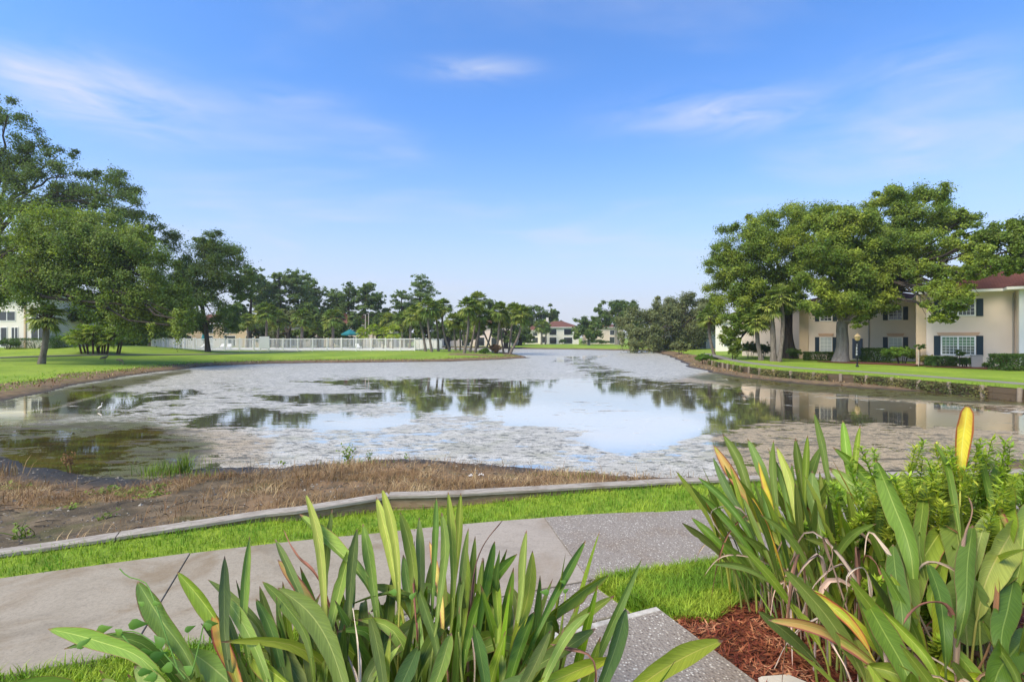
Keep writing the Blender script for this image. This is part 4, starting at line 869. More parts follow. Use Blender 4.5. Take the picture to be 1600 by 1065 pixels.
tree('oak_tree', 'oak reaching in over the red roof at the right edge', gpt(1705, 29), (P(1690, 420, 29), .4, .32),
     near_d([(1572, 368, 28, 18, 29), (1610, 358, 40, 20, 29), (1556, 398, 28, 18, 29), (1595, 395, 40, 22, 29), (1640, 395, 45, 30, 29), (1540, 418, 18, 12, 29), (1580, 420, 26, 8, 29), (1690, 340, 50, 36, 29), (1545, 375, 16, 12, 29)], 12, .7),
     60000, (.15, .095), MT['oak_olive'], MT['bark_dark'], 71, 'oaks by the peach house', subs=11, fill=.5, twigs=3)
# centre right, over the water's far end
tree('oak_tree', 'wide grey green oak drooping to the water at the pond end', gpt(1062, 88), (P(1062, 510, 88), .5, .3),
     near_d([(1000, 505, 30, 24, 86), (1035, 495, 34, 26, 88), (1070, 490, 34, 28, 88), (1095, 500, 30, 30, 90), (1010, 528, 34, 18, 84), (1050, 525, 36, 22, 86), (1085, 525, 26, 20, 88), (990, 535, 18, 12, 83), (1040, 477, 24, 12, 88), (1075, 475, 26, 12, 88), (1105, 480, 18, 20, 90), (1020, 540, 18, 9, 84)], 13, 3), 70000, (.33, .19), MT['oak_grey'], MT['bark_dark'], 81, 'oaks along the far shore', droop=1.0)
tree('oak_tree', 'tall spreading dark oak with pale trunk on far shore', gpt(965, 137), (P(963, 505, 137), .6, .45),
     near_d([(945, 482, 16, 10, 137), (965, 488, 26, 18, 137), (985, 482, 18, 12, 137), (955, 500, 26, 14, 137), (985, 502, 22, 14, 137), (940, 495, 14, 10, 137), (1002, 490, 10, 8, 137), (970, 475, 12, 6, 137), (1000, 510, 16, 12, 137)], 14, 3), 9000, (.7, .4), MT['oak_dark'], MT['bark_grey'], 91, 'oaks along the far shore')
tree('oak_tree', 'low round oak covering the gap between two far houses', gpt(920, 128), (P(919, 524, 128), .35, .25),
     near_d([(908, 508, 13, 12, 128), (925, 502, 14, 12, 128), (932, 515, 12, 12, 128), (912, 520, 16, 10, 128), (900, 522, 9, 8, 128), (924, 522, 14, 9, 128)], 15, 2), 7000, (.6, .34), MT['oak'], MT['bark_grey'], 101, 'oaks along the far shore')
tree('oak_tree', 'domed dark oak left of the balconied far house', gpt(838, 160), (P(838, 515, 160), .6, .45),
     near_d([(828, 492, 20, 12, 160), (850, 488, 20, 11, 160), (815, 503, 16, 14, 160), (845, 505, 24, 14, 160), (865, 500, 12, 12, 160), (826, 515, 20, 12, 160), (872, 510, 8, 8, 160), (806, 518, 10, 10, 160)], 16, 3), 9000, (.75, .42), MT['oak_dark'], MT['bark_dark'], 111, 'oaks along the far shore')
tree('oak_tree', 'dark oak standing behind the leaning palms', gpt(770, 132), (P(768, 505, 132), .55, .4),
     near_d([(758, 480, 18, 13, 132), (772, 474, 14, 8, 132), (745, 492, 18, 14, 132), (775, 495, 20, 14, 132), (795, 505, 16, 14, 132), (760, 508, 20, 12, 132)], 17, 3), 8000, (.65, .36), MT['oak_dark'], MT['bark_dark'], 121, 'oaks along the far shore')
# distant woods behind everything
for k, (lab, px, d, w, top, mat) in enumerate((('broad dark oak at the rear left of the pool', 388, 98, 40, 478, 'oak_dark'), ('mossy grey oak behind the two pool palms', 448, 99, 34, 484, 'oak_grey'), ('dark green oak behind the middle of pool fence', 500, 98, 34, 480, 'oak_dark'),
        ('dull green oak behind the bright young palms', 590, 99, 26, 494, 'oak'), ('dark oak behind the right end of pool fence', 632, 98, 30, 494, 'oak_dark'), ('oak crown closing the view beyond the palm grove', 700, 104, 26, 496, 'oak'), ('low oak in front of the beige house, left half', 668, 106, 22, 498, 'oak'), ('dull oak filling the back of the young palms', 612, 126, 24, 494, 'oak_dark'), ('oak behind the leaning palms nearest the fence', 655, 128, 24, 496, 'oak_olive'), ('far oak between the palm grove and the domed oak', 812, 128, 20, 506, 'oak'), ('dark oak closing the gap right of the cypress row', 540, 104, 24, 490, 'oak_dark'), ('low oak in front of the beige house, right half', 790, 112, 22, 498, 'oak'), ('olive oak before the middle of the beige house', 745, 116, 20, 500, 'oak_olive'), ('dark oak between the cream house and young palm cluster', 122, 60, 44, 472, 'oak_dark'), ('dark oak between young palm cluster and pool fence', 222, 74, 34, 484, 'oak'), ('olive oak before the half hidden white house', 235, 90, 46, 472, 'oak_olive'), ('oak behind the cream left house', 95, 90, 60, 462, 'oak_dark'), ('distant oak behind the low pale right house', 1110, 118, 44, 490, 'oak_olive'), ('distant oak beyond the far brown roof', 1010, 165, 26, 502, 'oak_dark'))):
    rs = np.random.default_rng(300 + k); cl = []
    h0 = 536 - top
    for q in range(10): cl.append(C(px + rs.uniform(-1, 1) * w * .8, top + h0 * rs.uniform(.15, .85), w * rs.uniform(.25, .42), h0 * rs.uniform(.16, .28), d + rs.uniform(-3, 3)))
    tree('oak_tree', lab, gpt(px, d), (P(px + 2, 520, d), .5, .4), cl, 11000, (.6, .34), MT[mat], MT['bark_dark'], 400 + k, 'oaks behind the houses', twigs=1)
# cypresses and pines: bare poles with flat tiers
def tiered(label, px, d, top, w, seed, mat='pine', lean=0, n=6500, low=.30, name='cypress_tree'):
    rs = np.random.default_rng(seed); b = gpt(px, d); t = P(px + lean, top, d); H = t[2] - b[2]; root = empty(name, b, label, 'tree', 'tall cypresses behind the pool'); g = Geo(); R = w * 1.3 * d / F
    s = np.linspace(0, 1, 12); pts = np.outer(s, t - b); pts[:, 0] += np.sin(s * 5 + seed) * .25; pts[0, 2] -= .2; g.tube(pts, .34 * (1 - s) ** .8 + .05 + .2 * np.exp(-s * 12), 8)
    cl = []; m = 24
    for k in range(m):
        f = low + (1 - low) * (k / (m - 1)) ** .85; p = A(np.interp(f, s, pts[:, 0]), np.interp(f, s, pts[:, 1]), f * H); a = k * 2.4 + rs.normal() * .4
        L = R * (1.0 - .55 * max(0, f - .55) / .45) * rs.uniform(.35, 1.05) * (.55 + .45 * min(1, (f - low) * 4 + .3))
        e = p + A(math.cos(a) * L, math.sin(a) * L, .08 * H * rs.uniform(-.1, .5)); limb(g, p, e, .09, .03, rs, k=5, n=5)
        for q in range(2): cl.append((p + (e - p) * rs.uniform(.55, 1.05) + rs.normal(size=3) * .25, A(R * rs.uniform(.24, .42), R * rs.uniform(.24, .42), H * rs.uniform(.022, .05))))
    g.build('trunk', MT['bark_dark'], root, True); v, f = cloud(cl, n, .42, .22, seed + 5, 6, .7, .1); gg = Geo(); gg.add(v, f); gg.build('crown', MT[mat], root)
for k, a in enumerate((('tall cypress at the left of the row, beside the dark oak', 392, 104, 420, 26), ('thin topped cypress second from the left', 408, 112, 438, 18), ('cypress with flat top above the first pool palm', 437, 108, 428, 24), ('widest cypress of the row, tiered and dark', 466, 110, 428, 30), ('shorter cypress right of the widest one', 492, 116, 446, 20),
        ('open cypress left of the pair behind the pool house', 545, 112, 448, 20), ('umbrella topped cypress beside the two tan poles', 570, 110, 446, 22), ('small cypress between the two groups', 520, 122, 456, 20), ('pale cypress filling the gap left of the open one', 530, 118, 462, 16), ('cypress rising behind the young palms', 592, 120, 462, 18), ('broad low cypress behind the first pool palm', 420, 116, 446, 24), ('tall slim cypress right of the widest one', 480, 120, 436, 18), ('lone thin cypress above the palm grove', 655, 122, 438, 26), ('low cypress left of the lone thin one', 626, 118, 458, 18))):
    tiered(a[0], *a[1:], 500 + k, low=.34 if k != 8 else .55, n=11000 if a[4] > 20 else 7000)

# ------------------------------------------------------------------ palms
def pp(label, b, t, d, k, bend=0.0, scale=1.0, **kw):
    base = gpt(b[0], d); base = A(base[0], d, base[2]); palm(label, base, P(t[0], t[1], d + kw.pop('dd', 0)), seed=k, bend=bend, scale=scale, **kw)
PG = 'slender palms on the grassy point'
for k, (lab, b, t, d, bend, sc, r) in enumerate((
    ('leaning palm nearest the right end of pool fence', (665, 549), (651, 489), 72, .2, 1.05, .17), ('straight palm second from pool fence with full crown', (675, 553), (669, 479), 69, -.2, 1.1, .16), ('palm third from pool fence', (685, 548), (680, 484), 74, .1, 1.0, .15),
    ('palm leaning left with torn crown, fourth from fence', (703, 546), (692, 478), 74, -.5, .95, .15), ('thick pale palm at the water edge of the point', (725, 552), (731, 478), 69, .3, 1.1, .17), ('palm with high yellowish crown in the middle cluster', (734, 548), (746, 468), 75, .2, 1.0, .15),
    ('palm with wide drooping crown in the middle cluster', (742, 549), (749, 491), 72, .2, 1.15, .16), ('palm right of the middle cluster with pale trunk', (775, 550), (781, 486), 71, .1, 1.1, .17), ('thin palm close behind the pale trunked one', (787, 549), (784, 497), 73, -.2, .9, .13),
    ('curved palm leaning out at the tip of the point', (796, 550), (814, 490), 70, .55, 1.15, .16), ('upright palm behind the curved palm at the tip', (795, 546), (802, 485), 76, 0, 1.0, .15), ('short slanting palm crossing the leaning one', (757, 546), (770, 502), 73, .2, .7, .13),
    ('backward slanting palm crossing the short one', (771, 546), (752, 508), 74, -.1, .6, .12), ('palm left in the rear cluster of the point', (712, 546), (708, 500), 80, 0, 1.0, .14), ('palm at centre of the rear cluster', (719, 546), (717, 497), 82, .1, 1.0, .14), ('small palm at right of the rear cluster', (727, 546), (723, 502), 80, 0, .9, .13))):
    pp(lab, b, t, d, k, bend, sc, r=r, group=PG)
for k, (lab, b, t, d, sc, r) in enumerate((
    ('tall pale trunked palm behind the white panel of the pool fence', 415, (416, 487), 86, 1.35, .2), ('palm behind pool fence just right of the pale trunked one', 433, (434, 498), 90, 1.25, .2), ('full crowned palm with brown boots behind pool fence', 470, (472, 497), 88, 1.3, .26), ('full crowned palm left of the teal umbrella', 519, (520, 497), 88, 1.35, .24),
    ('palm at the far left rear of the pool', 386, (387, 500), 92, 1.1, .2), ('dark palm over the right end of pool fence', 606, (606, 500), 92, 1.15, .2), ('palm left of the leaning palms, trunk in shade', 627, (628, 500), 90, 1.2, .2), ('low palm between the two full crowned ones', 497, (496, 512), 92, 1.0, .2), ('palm beside the balconied far house', 846, (846, 508), 140, 1.5, .22), ('palm right of the far small annexe', 852, (853, 510), 144, 1.2, .2), ('dark palm behind the leaning palms of the point', 640, (641, 494), 88, 1.2, .2))):
    pp(lab, (b, 0), t, d, k + 20, .1, sc, r=r, group='palms round the pool and far lawn')
for k, (lab, b, t, d, sc) in enumerate((('bright young palm right of the teal umbrella', 566, (566, 520), 84, .9), ('bright young palm beside the tan poles', 583, (583, 514), 85, .95), ('small bright palm left of the leaning palms', 599, (600, 520), 84, 1.0), ('bright young palm nearest the fence right corner', 614, (615, 517), 83, 1.1))):
    pp(lab, (b, 0), t, d, k + 40, 0, sc, r=.1, crown=CROWNB[k % 3], skirt=False, group='young palms by the pool')
palm('short palm with thick brown boots alone on the left lawn', gpt(64, 38.2), P(72, 494, 38.2),   .2, CROWN[1], .85, None, .15, True, boots=True, seed=3)
palm('thin palm leaning left with yellow drooping fronds at right bank', gpt(1117, 58), P(1108, 494, 58), .17, CROWN[2], .95, None, -.25, True, seed=5)
# tall bare palm trunks within the right oak
for k, (lab, b, t, d) in enumerate((('short pale palm trunk at the left of three under oak', 1190, (1183, 500), 43), ('stout pale palm trunk in the middle of three under oak', 1208.5, (1203, 478), 42), ('slim pale palm trunk at the right of three under oak', 1217, (1220, 462), 41.5))):
    pp(lab, (b, 0), t, d, k + 3, [-.15, .1, .25][k], .8, r=[.17, .21, .15][k], group='palm trunks under the right oak')
# many-stemmed young palms at left
cp = gpt(157, 52); clump = empty('clumping_palm', cp, 'cluster of young yellow green palms on many brown stems, left lawn', 'palm tree')
rs = np.random.default_rng(77)
for k in range(13):
    x = -1.9 + 3.8 * k / 12 + rs.normal() * .1; y = rs.uniform(-.8, .8); h = rs.uniform(1.5, 2.5); g = Geo(); tp = A(x * 1.12 + rs.normal() * .15, y * 1.2, h)
    g.tube([(x * .85, y, -.1), (x, y, h * .5), tp], [.09, .08, .06], 6); g.build('stem', MT['palm_boot'], clump)
    o = bpy.data.objects.new('crown', CROWNB[k % 3]); COL.objects.link(o); o.parent = clump; o.location = tp; o.scale = (.72,) * 3; o.rotation_euler = (rs.normal() * .15, rs.normal() * .15, k)

# ------------------------------------------------------------------ shrubs
for k, (lab, px, d, size, n, mat, kind, nm) in enumerate((
    ('clipped low hedge below the left window of peach house', 1280, 44.5, (2.4, .9, .75), 5000, 'hedge', 'box', 'hedge'), ('clipped square hedge between lamp post and bright bush', 1369, 41, (1.9, 1.0, 1.15), 5000, 'hedge', 'box', 'hedge'), ('large bright green bush before the middle windows', 1409, 37.5, (2.5, 1.6, 1.35), 11000, 'hedge_bright', 'ball', 'bush'),
    ('dark clipped hedge under the double window', 1470, 34.5, (1.6, .8, .72), 4500, 'hedge', 'box', 'hedge'), ('dark round bush right of the double window hedge', 1507, 34, (1.05, .9, .74), 4000, 'hedge', 'ball', 'bush'), ('tall clipped hedge at the right edge of the lawn', 1590, 31, (2.4, 1.4, 1.0), 7000, 'hedge', 'box', 'hedge'),
    ('big dark bush left of the pale palm trunks', 1172, 50, (2.6, 1.6, 1.7), 8000, 'hedge', 'ball', 'bush'), ('second dark bush behind the pale palm trunks', 1192, 51, (2.0, 1.5, 1.5), 6000, 'hedge', 'ball', 'bush'), ('dark green bush right of the pale palm trunks', 1237, 47, (1.6, 1.3, 1.05), 5000, 'hedge', 'ball', 'bush'), ('small bush at the foot of the oak behind lamp post', 1350, 42, (.9, .8, .55), 2000, 'hedge', 'ball', 'bush'),
    ('yellow croton shrub left of the double window', 1448, 36, (1.1, .8, .85), 3000, 'croton', 'ball', 'bush'), ('red leaved shrub beside the tall right hedge', 1566, 31.6, (.65, .6, .95), 1300, 'red_ti', 'ball', 'bush'), ('small yellow green plant on mulch near the red shrub', 1541, 33, (.6, .5, .4), 900, 'hedge_bright', 'ball', 'bush'),
    ('bright round bush on the right bank beside the path end', 1100, 46, (1.6, 1.3, .95), 6000, 'hedge_bright', 'ball', 'bush'), ('thin leafy shrub hanging below the right oak edge', 1147, 45, (1.3, 1.1, 1.9), 4500, 'oak_bright', 'ball', 'bush'),
    ('low hedge beneath the cream house windows at left', 55, 55, (5.0, 1.2, 1.1), 5000, 'hedge', 'box', 'hedge'), ('bushy hedge left of the lone palm by the glass doors', 12, 54, (2.8, 1.0, 1.2), 3500, 'hedge', 'ball', 'bush'), ('round hedge right of the lone palm', 84, 56, (3.2, 1.6, 1.3), 4000, 'hedge_bright', 'box', 'hedge'),
    ('dark broad bush right of the young palm cluster', 208, 68, (5.0, 2.0, 1.6), 5000, 'hedge', 'ball', 'bush'), ('low dark bush before the balconied far house', 880, 143, (3.0, 1.5, 1.6), 1500, 'hedge', 'ball', 'bush'), ('dark hedge line left of the far annexe', 815, 143, (8, 2, 1.5), 2500, 'hedge', 'ball', 'bush'), ('dark shrub under the low far oak', 930, 140, (9, 2, 1.4), 2500, 'hedge', 'ball', 'bush'),
    ('reddish dry shrub at the foot of the palm point', 775, 71, (2.2, 1.6, 1.3), 2500, 'palm_dead', 'ball', 'bush'), ('small green bush on the palm point', 757, 69, (1.5, 1.2, .7), 1500, 'hedge_bright', 'ball', 'bush'), ('dark round bush at the right bank end under grey oak', 1064, 70, (3.0, 2.0, 1.8), 4000, 'oak_grey', 'ball', 'bush'))):
    lf = (.10, .06) if d < 60 else (.26, .16)
    bush(nm, lab, gpt(px, d), size, n, lf, MT[mat], 600 + k, nm, kind=kind)
for k, (lab, px, py, d) in enumerate((('small dark ball topiary on a stem left of the double window', 1437, 541, 36), ('small dark cloud topiary before the double window', 1499, 552, 33.8))):
    b = gpt(px, d); root = empty('topiary', b, lab, 'topiary', 'small topiaries by the peach house'); h = P(px, py, d)[2] - b[2]; g = Geo(); g.tube([(0, 0, -.1), (.03, 0, h * .5), (0, 0, h)], [.03, .025, .02], 6); g.build('stem', MT['bark_dark'], root)
    v, f = cloud([(A(0, 0, h), A(.36, .3, .2)), (A(.15, 0, h - .05), A(.2, .2, .12))], 900, .08, .05, 800 + k); g = Geo(); g.add(v, f); g.build('foliage', MT['hedge'], root)
# red mulch bed along the peach house
for nm, pts, w in (('mulch_bed', [gpt(1300, 42), gpt(1340, 39.5), gpt(1400, 37.5), gpt(1450, 35.5)], 2.6), ('mulch_bed', [gpt(1455, 35.0), gpt(1500, 33.6), gpt(1545, 32.4), gpt(1600, 30.6)], 1.9)):
    ribbon(nm, [(p[0], p[1]) for p in pts], w, .03, MT['mulch_bed'])

# ------------------------------------------------------------------ pool, fence, posts, birds
FA, FB = gpt(237, 74), gpt(648, 74); FH = 1.86
fence = empty('pool_fence', (FA[0], FA[1], 0), 'long white picket fence round the pool on the left lawn', 'fence')
def fence_run(p, q, nposts):
    p, q = A(*p[:2]) - FA[:2], A(*q[:2]) - FA[:2]; L = np.linalg.norm(q - p); u = (q - p) / L; ang = math.atan2(u[1], u[0])
    for k in range(nposts + 1):
        o = bpy.data.objects.new('post', FPOST); COL.objects.link(o); o.parent = fence; e = p + u * L * k / nposts; o.location = (e[0], e[1], gz(*(e + FA[:2]))); o.rotation_euler = (0, 0, ang)
    for k in range(nposts):
        a, b = p + u * L * k / nposts, p + u * L * (k + 1) / nposts; za, zb = gz(*(a + FA[:2])), gz(*(b + FA[:2]))
        for h in (.14, .95 * FH):
            g = Geo(); g.bar((*a, za + h), (*b, zb + h), .05, .10); g.build('rail', MT['vinyl'], fence)
        g = Geo(); m = int(L / nposts / .16)
        for i in range(1, m):
            e = a + (b - a) * i / m; z = za + (zb - za) * i / m; g.bar((*e, z + .1), (*e, z + FH * .985), .062, .03, (u[0], u[1], 0))
        g.build('pickets', MT['vinyl'], fence)
fp = Geo(); fp.box(-.065, .065, -.065, .065, -.3, FH); fp.add([(-.08, -.08, FH + .002), (.08, -.08, FH + .002), (.08, .08, FH + .002), (-.08, .08, FH + .002), (0, 0, FH + .09)], [[0, 1, 4], [1, 2, 4], [2, 3, 4], [3, 0, 4]]); FPOST = fp.mesh('fence_post', MT['vinyl'])
FC, FD = A(FB[0] + 1.5, 92), A(FA[0] + 1, 92)
fence_run(FA, FB, 18); fence_run(FB, FC, 8); fence_run(FC, FD, 17); fence_run(FD, FA, 8)
g = Geo(); dv = [(FA[0] + .3, FA[1] + .25), (FB[0] - .3, FB[1] + .25), (FC[0] - .3, FC[1] - .3), (FD[0] + .3, FD[1] - .3)]; g = prism(dv, -.3, .14, .02); structure(g.build('pool_deck', MT['deck']))
pn = gpt(413, 72.9); pr = empty('notice_panel', pn, 'tall white panel standing in front of the pool fence', 'sign'); g = Geo(); g.box(-.72, .72, -.04, .04, .35, 2.15); g.build('board', MT['trim'], pr)
for x in (-.62, .62): g = Geo(); g.box(x - .05, x + .05, .045, .13, -.2, 2.05); g.build('post', MT['vinyl'], pr)
# umbrellas
ub = gpt(547, 86); u_ = empty('pool_umbrella', ub, 'open teal market umbrella over the pool terrace', 'umbrella', 'teal pool umbrellas'); g = Geo(); k = 8; a = np.arange(k) * 2 * math.pi / k + .2
ring = lambda r, z, s=0: np.stack([r * np.cos(a + s), r * np.sin(a + s), np.full(k, z)], -1)
v = np.vstack([ring(1.45, 2.35), ring(1.5, 2.58), ring(.35, 3.25), [[0, 0, 3.4]]]); i = np.arange(k); j = (i + 1) % k
g.add(v, np.stack([i, j, k + j, k + i], -1)); g.add(v, np.stack([k + i, k + j, 2 * k + j, 2 * k + i], -1)); g.add(v, np.stack([2 * k + i, 2 * k + j, np.full(k, 3 * k)], -1)); g.build('canopy', MT['teal'], u_)
g = Geo(); g.tube([(0, 0, 0), (0, 0, 3.35)], .04, 8); g.build('pole', MT['pole'], u_); g = Geo(); g.lathe([(.35, 0), (.35, .12), (.08, .16)], k=12); g.build('base', MT['grey_plastic'], u_)
ub = gpt(319, 84); u_ = empty('pool_umbrella', ub, 'closed teal umbrella furled upright behind the left pool fence', 'umbrella', 'teal pool umbrellas'); g = Geo(); g.lathe([(.34, 1.5), (.42, 1.75), (.26, 2.6), (.10, 3.1), (0, 3.3)], k=9); g.build('canopy', MT['teal'], u_)
g = Geo(); g.tube([(0, 0, 0), (0, 0, 3.28)], .04, 8); g.build('pole', MT['pole'], u_); g = Geo(); g.lathe([(.35, 0), (.35, .12), (.08, .16)], k=12); g.build('base', MT['grey_plastic'], u_)
for lab, px, top, d in (('tan light pole behind the pool, nearer the teal umbrella', 571, 492, 92), ('tan light pole behind the pool, nearer the young palms', 576, 490, 93)):
    b = gpt(px, d); r = empty('light_pole', b, lab, 'light pole', 'tan light poles'); h = P(px, top, d)[2] - b[2]; g = Geo(); g.tube([(0, 0, -.1), (0, 0, h)], [.11, .08], 8); g.build('pole', MT['pole'], r); g = Geo(); g.box(-.35, .12, -.1, .1, h, h + .12); g.build('lamp_head', MT['grey_plastic'], r)
# sun loungers on the deck
def lounger(px, d, rz, lab):
    b = gpt(px, d); r = empty('sun_lounger', (b[0], b[1], .14), lab, 'sun lounger', 'white loungers on the pool deck', rz)
    g = Geo(); g.box(-.3, .3, -.9, .3, .30, .36); g.build('seat', MT['vinyl'], r); g = Geo(); g.bar((0, .3, .34), (0, .85, .85), .6, .05, (0, 0, 1)); g.build('backrest', MT['vinyl'], r)
    for x in (-.26, .26):
        for y in (-.8, .25): g = Geo(); g.box(x - .03, x + .03, y - .03, y + .03, 0, .30); g.build('leg', MT['vinyl'], r)
for k, (px, d) in enumerate(((312, 79), (322, 79), (345, 80), (357, 80), (560, 80))): lounger(px, d, .3 * (k - 2), ['white lounger nearest the closed teal umbrella', 'white lounger second right of the closed umbrella', 'white lounger third along the left pool fence', 'white lounger fourth along the left pool fence', 'white lounger below the open teal umbrella'][k])
# lamp post with number board
lb = gpt(1339.5, 34.6); r = empty('lamp_post', lb, 'black lamp post with amber lantern and vertical number board by the lawn', 'lamp post'); g = Geo(); g.tube([(0, 0, -.2), (0, 0, 1.78)], .05, 10); g.lathe([(.10, 0), (.10, .08), (.05, .14)], k=10); g.build('post', MT['black_metal'], r)
g = Geo(); g.lathe([(.05, 1.80), (.14, 1.84), (.20, 2.05), (.19, 2.10)], k=6); g.build('lantern', MT['lantern'], r); g = Geo(); g.lathe([(.23, 2.10), (.10, 2.25), (.02, 2.30), (.02, 2.36), (0, 2.37)], k=6); g.build('cap', MT['lantern'], r)
nb = Geo(); nb.box(-.20, -.035, -.085, -.055, .62, 1.66); nbo = nb.build('number_board', MT['black_metal'], r)
SEG = {'1': 'bc', '3': 'abgcd', '0': 'abcdef', '8': 'abcdefg', '7': 'abc'}
def digit(g, ch, x, y, z, w, h):
    t = w * .22; R = {'a': (0, w, h - t, h), 'g': (0, w, h / 2 - t / 2, h / 2 + t / 2), 'd': (0, w, 0, t), 'b': (w - t, w, h / 2, h), 'c': (w - t, w, 0, h / 2), 'f': (0, t, h / 2, h), 'e': (0, t, 0, h / 2)}
    for s in SEG[ch]: x0, x1, z0, z1 = R[s]; g.box(x + x0, x + x1, y - .006 - .0007 * ord(s) % .004, y, z + z0, z + z1)
for q, ch in enumerate('1338'): g = Geo(); digit(g, ch, -.16, -.087, 1.44 - q * .21, .09, .15); g.build('numeral', MT['letter'], nbo)
b = gpt(1526, 33.4); r = empty('utility_cabinet', b, 'grey utility cabinet beside the double window', 'cabinet', None, math.radians(-36)); g = Geo(); g.box(-.28, .28, -.2, .2, -.05, .82); g.build('body', MT['grey_plastic'], r); g = Geo(); g.box(-.31, .31, -.23, .23, .822, .87); g.build('lid', MT['grey_plastic'], r)
tag((lambda gg: (gg.tube([(0, 0, -.1), (.03, 0, .5), (.02, .02, 1.05)], [.035, .03, .028], 7), gg)[1])(Geo()).build('garden_stake', MT['pole']), 'thin pale stake standing beside the bright bush', 'stake').location = gpt(1435, 35.3)
# birds
def bird(lab, loc, body, legs, mat, lmat, s, rz, cat, nm, beak):
    r = empty(nm, loc, lab, cat, None, rz); g = Geo(); g.tube(A(*[p[:3] for p in body]) * s, [p[3] * s for p in body], 8); o = g.build('body', MT[mat], r, True)
    m = o.modifiers.new('smooth', 'SUBSURF'); m.levels = m.render_levels = 1
    for x in legs: g = Geo(); g.tube(A((x, .04, .55), (x + .03, .04, .28), (x, .04, 0), (x + .08, .04, 0)) * s, A(.022, .014, .012, .01) * s, 5); g.build('leg', MT[lmat], r)
    g = Geo(); g.tube(A(*beak) * s, A(.018, .004) * s, 5); g.build('beak', MT[lmat], r)
bird('brown sandhill crane standing with neck raised on the left bank', gpt(163, 41), [(-.48, 0, .50, .02), (-.36, 0, .58, .10), (-.15, 0, .66, .155), (.1, 0, .68, .15), (.26, 0, .74, .09), (.36, 0, .86, .05), (.38, 0, 1.0, .042), (.41, 0, 1.1, .05), (.48, 0, 1.1, .02)], (-.06, .06), 'crane', 'crane_leg', .78, .1, 'crane', 'crane_bird', [(.47, 0, 1.1), (.62, 0, 1.07)])
bird('smaller brown crane bending its head to the grass at left bank', gpt(187, 40), [(-.42, 0, .62, .03), (-.28, 0, .66, .11), (-.06, 0, .68, .155), (.16, 0, .62, .14), (.30, 0, .50, .08), (.36, 0, .36, .05), (.38, 0, .22, .042), (.40, 0, .13, .045), (.42, 0, .08, .02)], (-.06, .06), 'crane', 'crane_leg', .66, .2, 'crane', 'crane_bird', [(.42, 0, .09), (.46, 0, .0)])
eg = G(157, 641, ZW); bird('small white egret wading in the shallow left water', (eg[0], eg[1], ZW - .03), [(-.34, 0, .40, .02), (-.22, 0, .5, .08), (-.02, 0, .60, .12), (.12, 0, .70, .08), (.17, 0, .84, .035), (.12, 0, .98, .03), (.16, 0, 1.1, .03), (.21, 0, 1.13, .045), (.27, 0, 1.13, .02)], (-.05, .05), 'egret', 'crane_leg', .26, .2, 'egret', 'egret_bird', [(.26, 0, 1.13), (.40, 0, 1.10)])

# ------------------------------------------------------------------ near ground cover
def blades(name, pts, h, w, mat, seed, lean=.5, zoff=-.005, segs=2, zf=None):
    """grass: each blade a bent tapering strip"""
    rs = np.random.default_rng(seed); n = len(pts); x, y = pts[:, 0], pts[:, 1]; z = (zf(x, y) if zf else tz(x, y)) + zoff
    b = np.stack([x, y, z], -1); a = rs.uniform(0, 2 * math.pi, n); d = np.stack([np.cos(a), np.sin(a), np.zeros(n)], -1); s = np.stack([-np.sin(a), np.cos(a), np.zeros(n)], -1)
    H = (h * rs.uniform(.45, 1.15, n))[:, None]; L = H * (lean * rs.uniform(.1, 1.3, n))[:, None]; W = (w * rs.uniform(.7, 1.3, n))[:, None]
    m = b + d * L * .35 + A(0, 0, 1) * H * .62; t = b + d * L + A(0, 0, 1) * H * np.where(rs.random((n, 1)) < .3, .75, 1.0)
    v = np.stack([b - s * W / 2, b + s * W / 2, m + s * W * .42, m - s * W * .42, t], 1).reshape(-1, 3); i = np.arange(n) * 5
    g = Geo(); g.add(v, np.stack([i, i + 1, i + 2, i + 3], -1)); g.f.append(np.stack([i + 3, i + 2, i + 4], -1)); g.mi.append(0)
    return stuff(g.build(name, MT[mat]))
def scatter(n, x0, x1, y0, y1, ok, seed):
    rs = np.random.default_rng(seed); x = rs.uniform(x0, x1, n); y = rs.uniform(y0, y1, n); k = ok(x, y, rs); return np.stack([x[k], y[k]], -1)
# strip between the walk and the timber
strip = scatter(170000, -9, 9, 1.5, 7.5, lambda x, y, r: (y > yU(x) + .02 + .03 * vnoise(x, y, 6)) & (y < yB(x) - .05) & (r.random(len(x)) < np.where(np.abs(x) < 5, 1, .4)), 1)
blades('grass', strip, .075, .0062, 'blade', 2, .9)
edge = scatter(16000, -9, 7, 1.5, 6.3, lambda x, y, r: (np.abs(y - yU(x) - .02) < .035), 3); blades('grass', edge, .055, .006, 'blade', 4, 1.4)
def okS(x, y, r):
    st = in_poly(x, y, [step_xy(-.01, -.02), step_xy(1.55, -.02), step_xy(1.55, .86), step_xy(-.01, .86)]) | (sd_poly(x, y, LAND) < .012)
    return (y < yL(x) - .0 - .03 * vnoise(x, y, 6)) & ~st
left_low = scatter(60000, -4.5, .3, 1.2, 3.7, lambda x, y, r: okS(x, y, r) & (y > yL(x) - 1.5), 5); blades('grass', left_low, .085, .0065, 'blade', 6, .9)
GP = [(.62, 4.12), (1.9, 4.5), (3.4, 4.62), (3.6, 4.0), (2.2, 3.75), (1.62, 3.62), (1.32, 3.34), (1.0, 3.40), (.85, 3.66)]
patch = scatter(90000, .7, 3.6, 3.2, 4.7, lambda x, y, r: okS(x, y, r) & (sd_poly(x, y, GP) < .05 * vnoise(x, y, 7)), 7); blades('grass', patch, .085, .0065, 'blade', 8, .9)
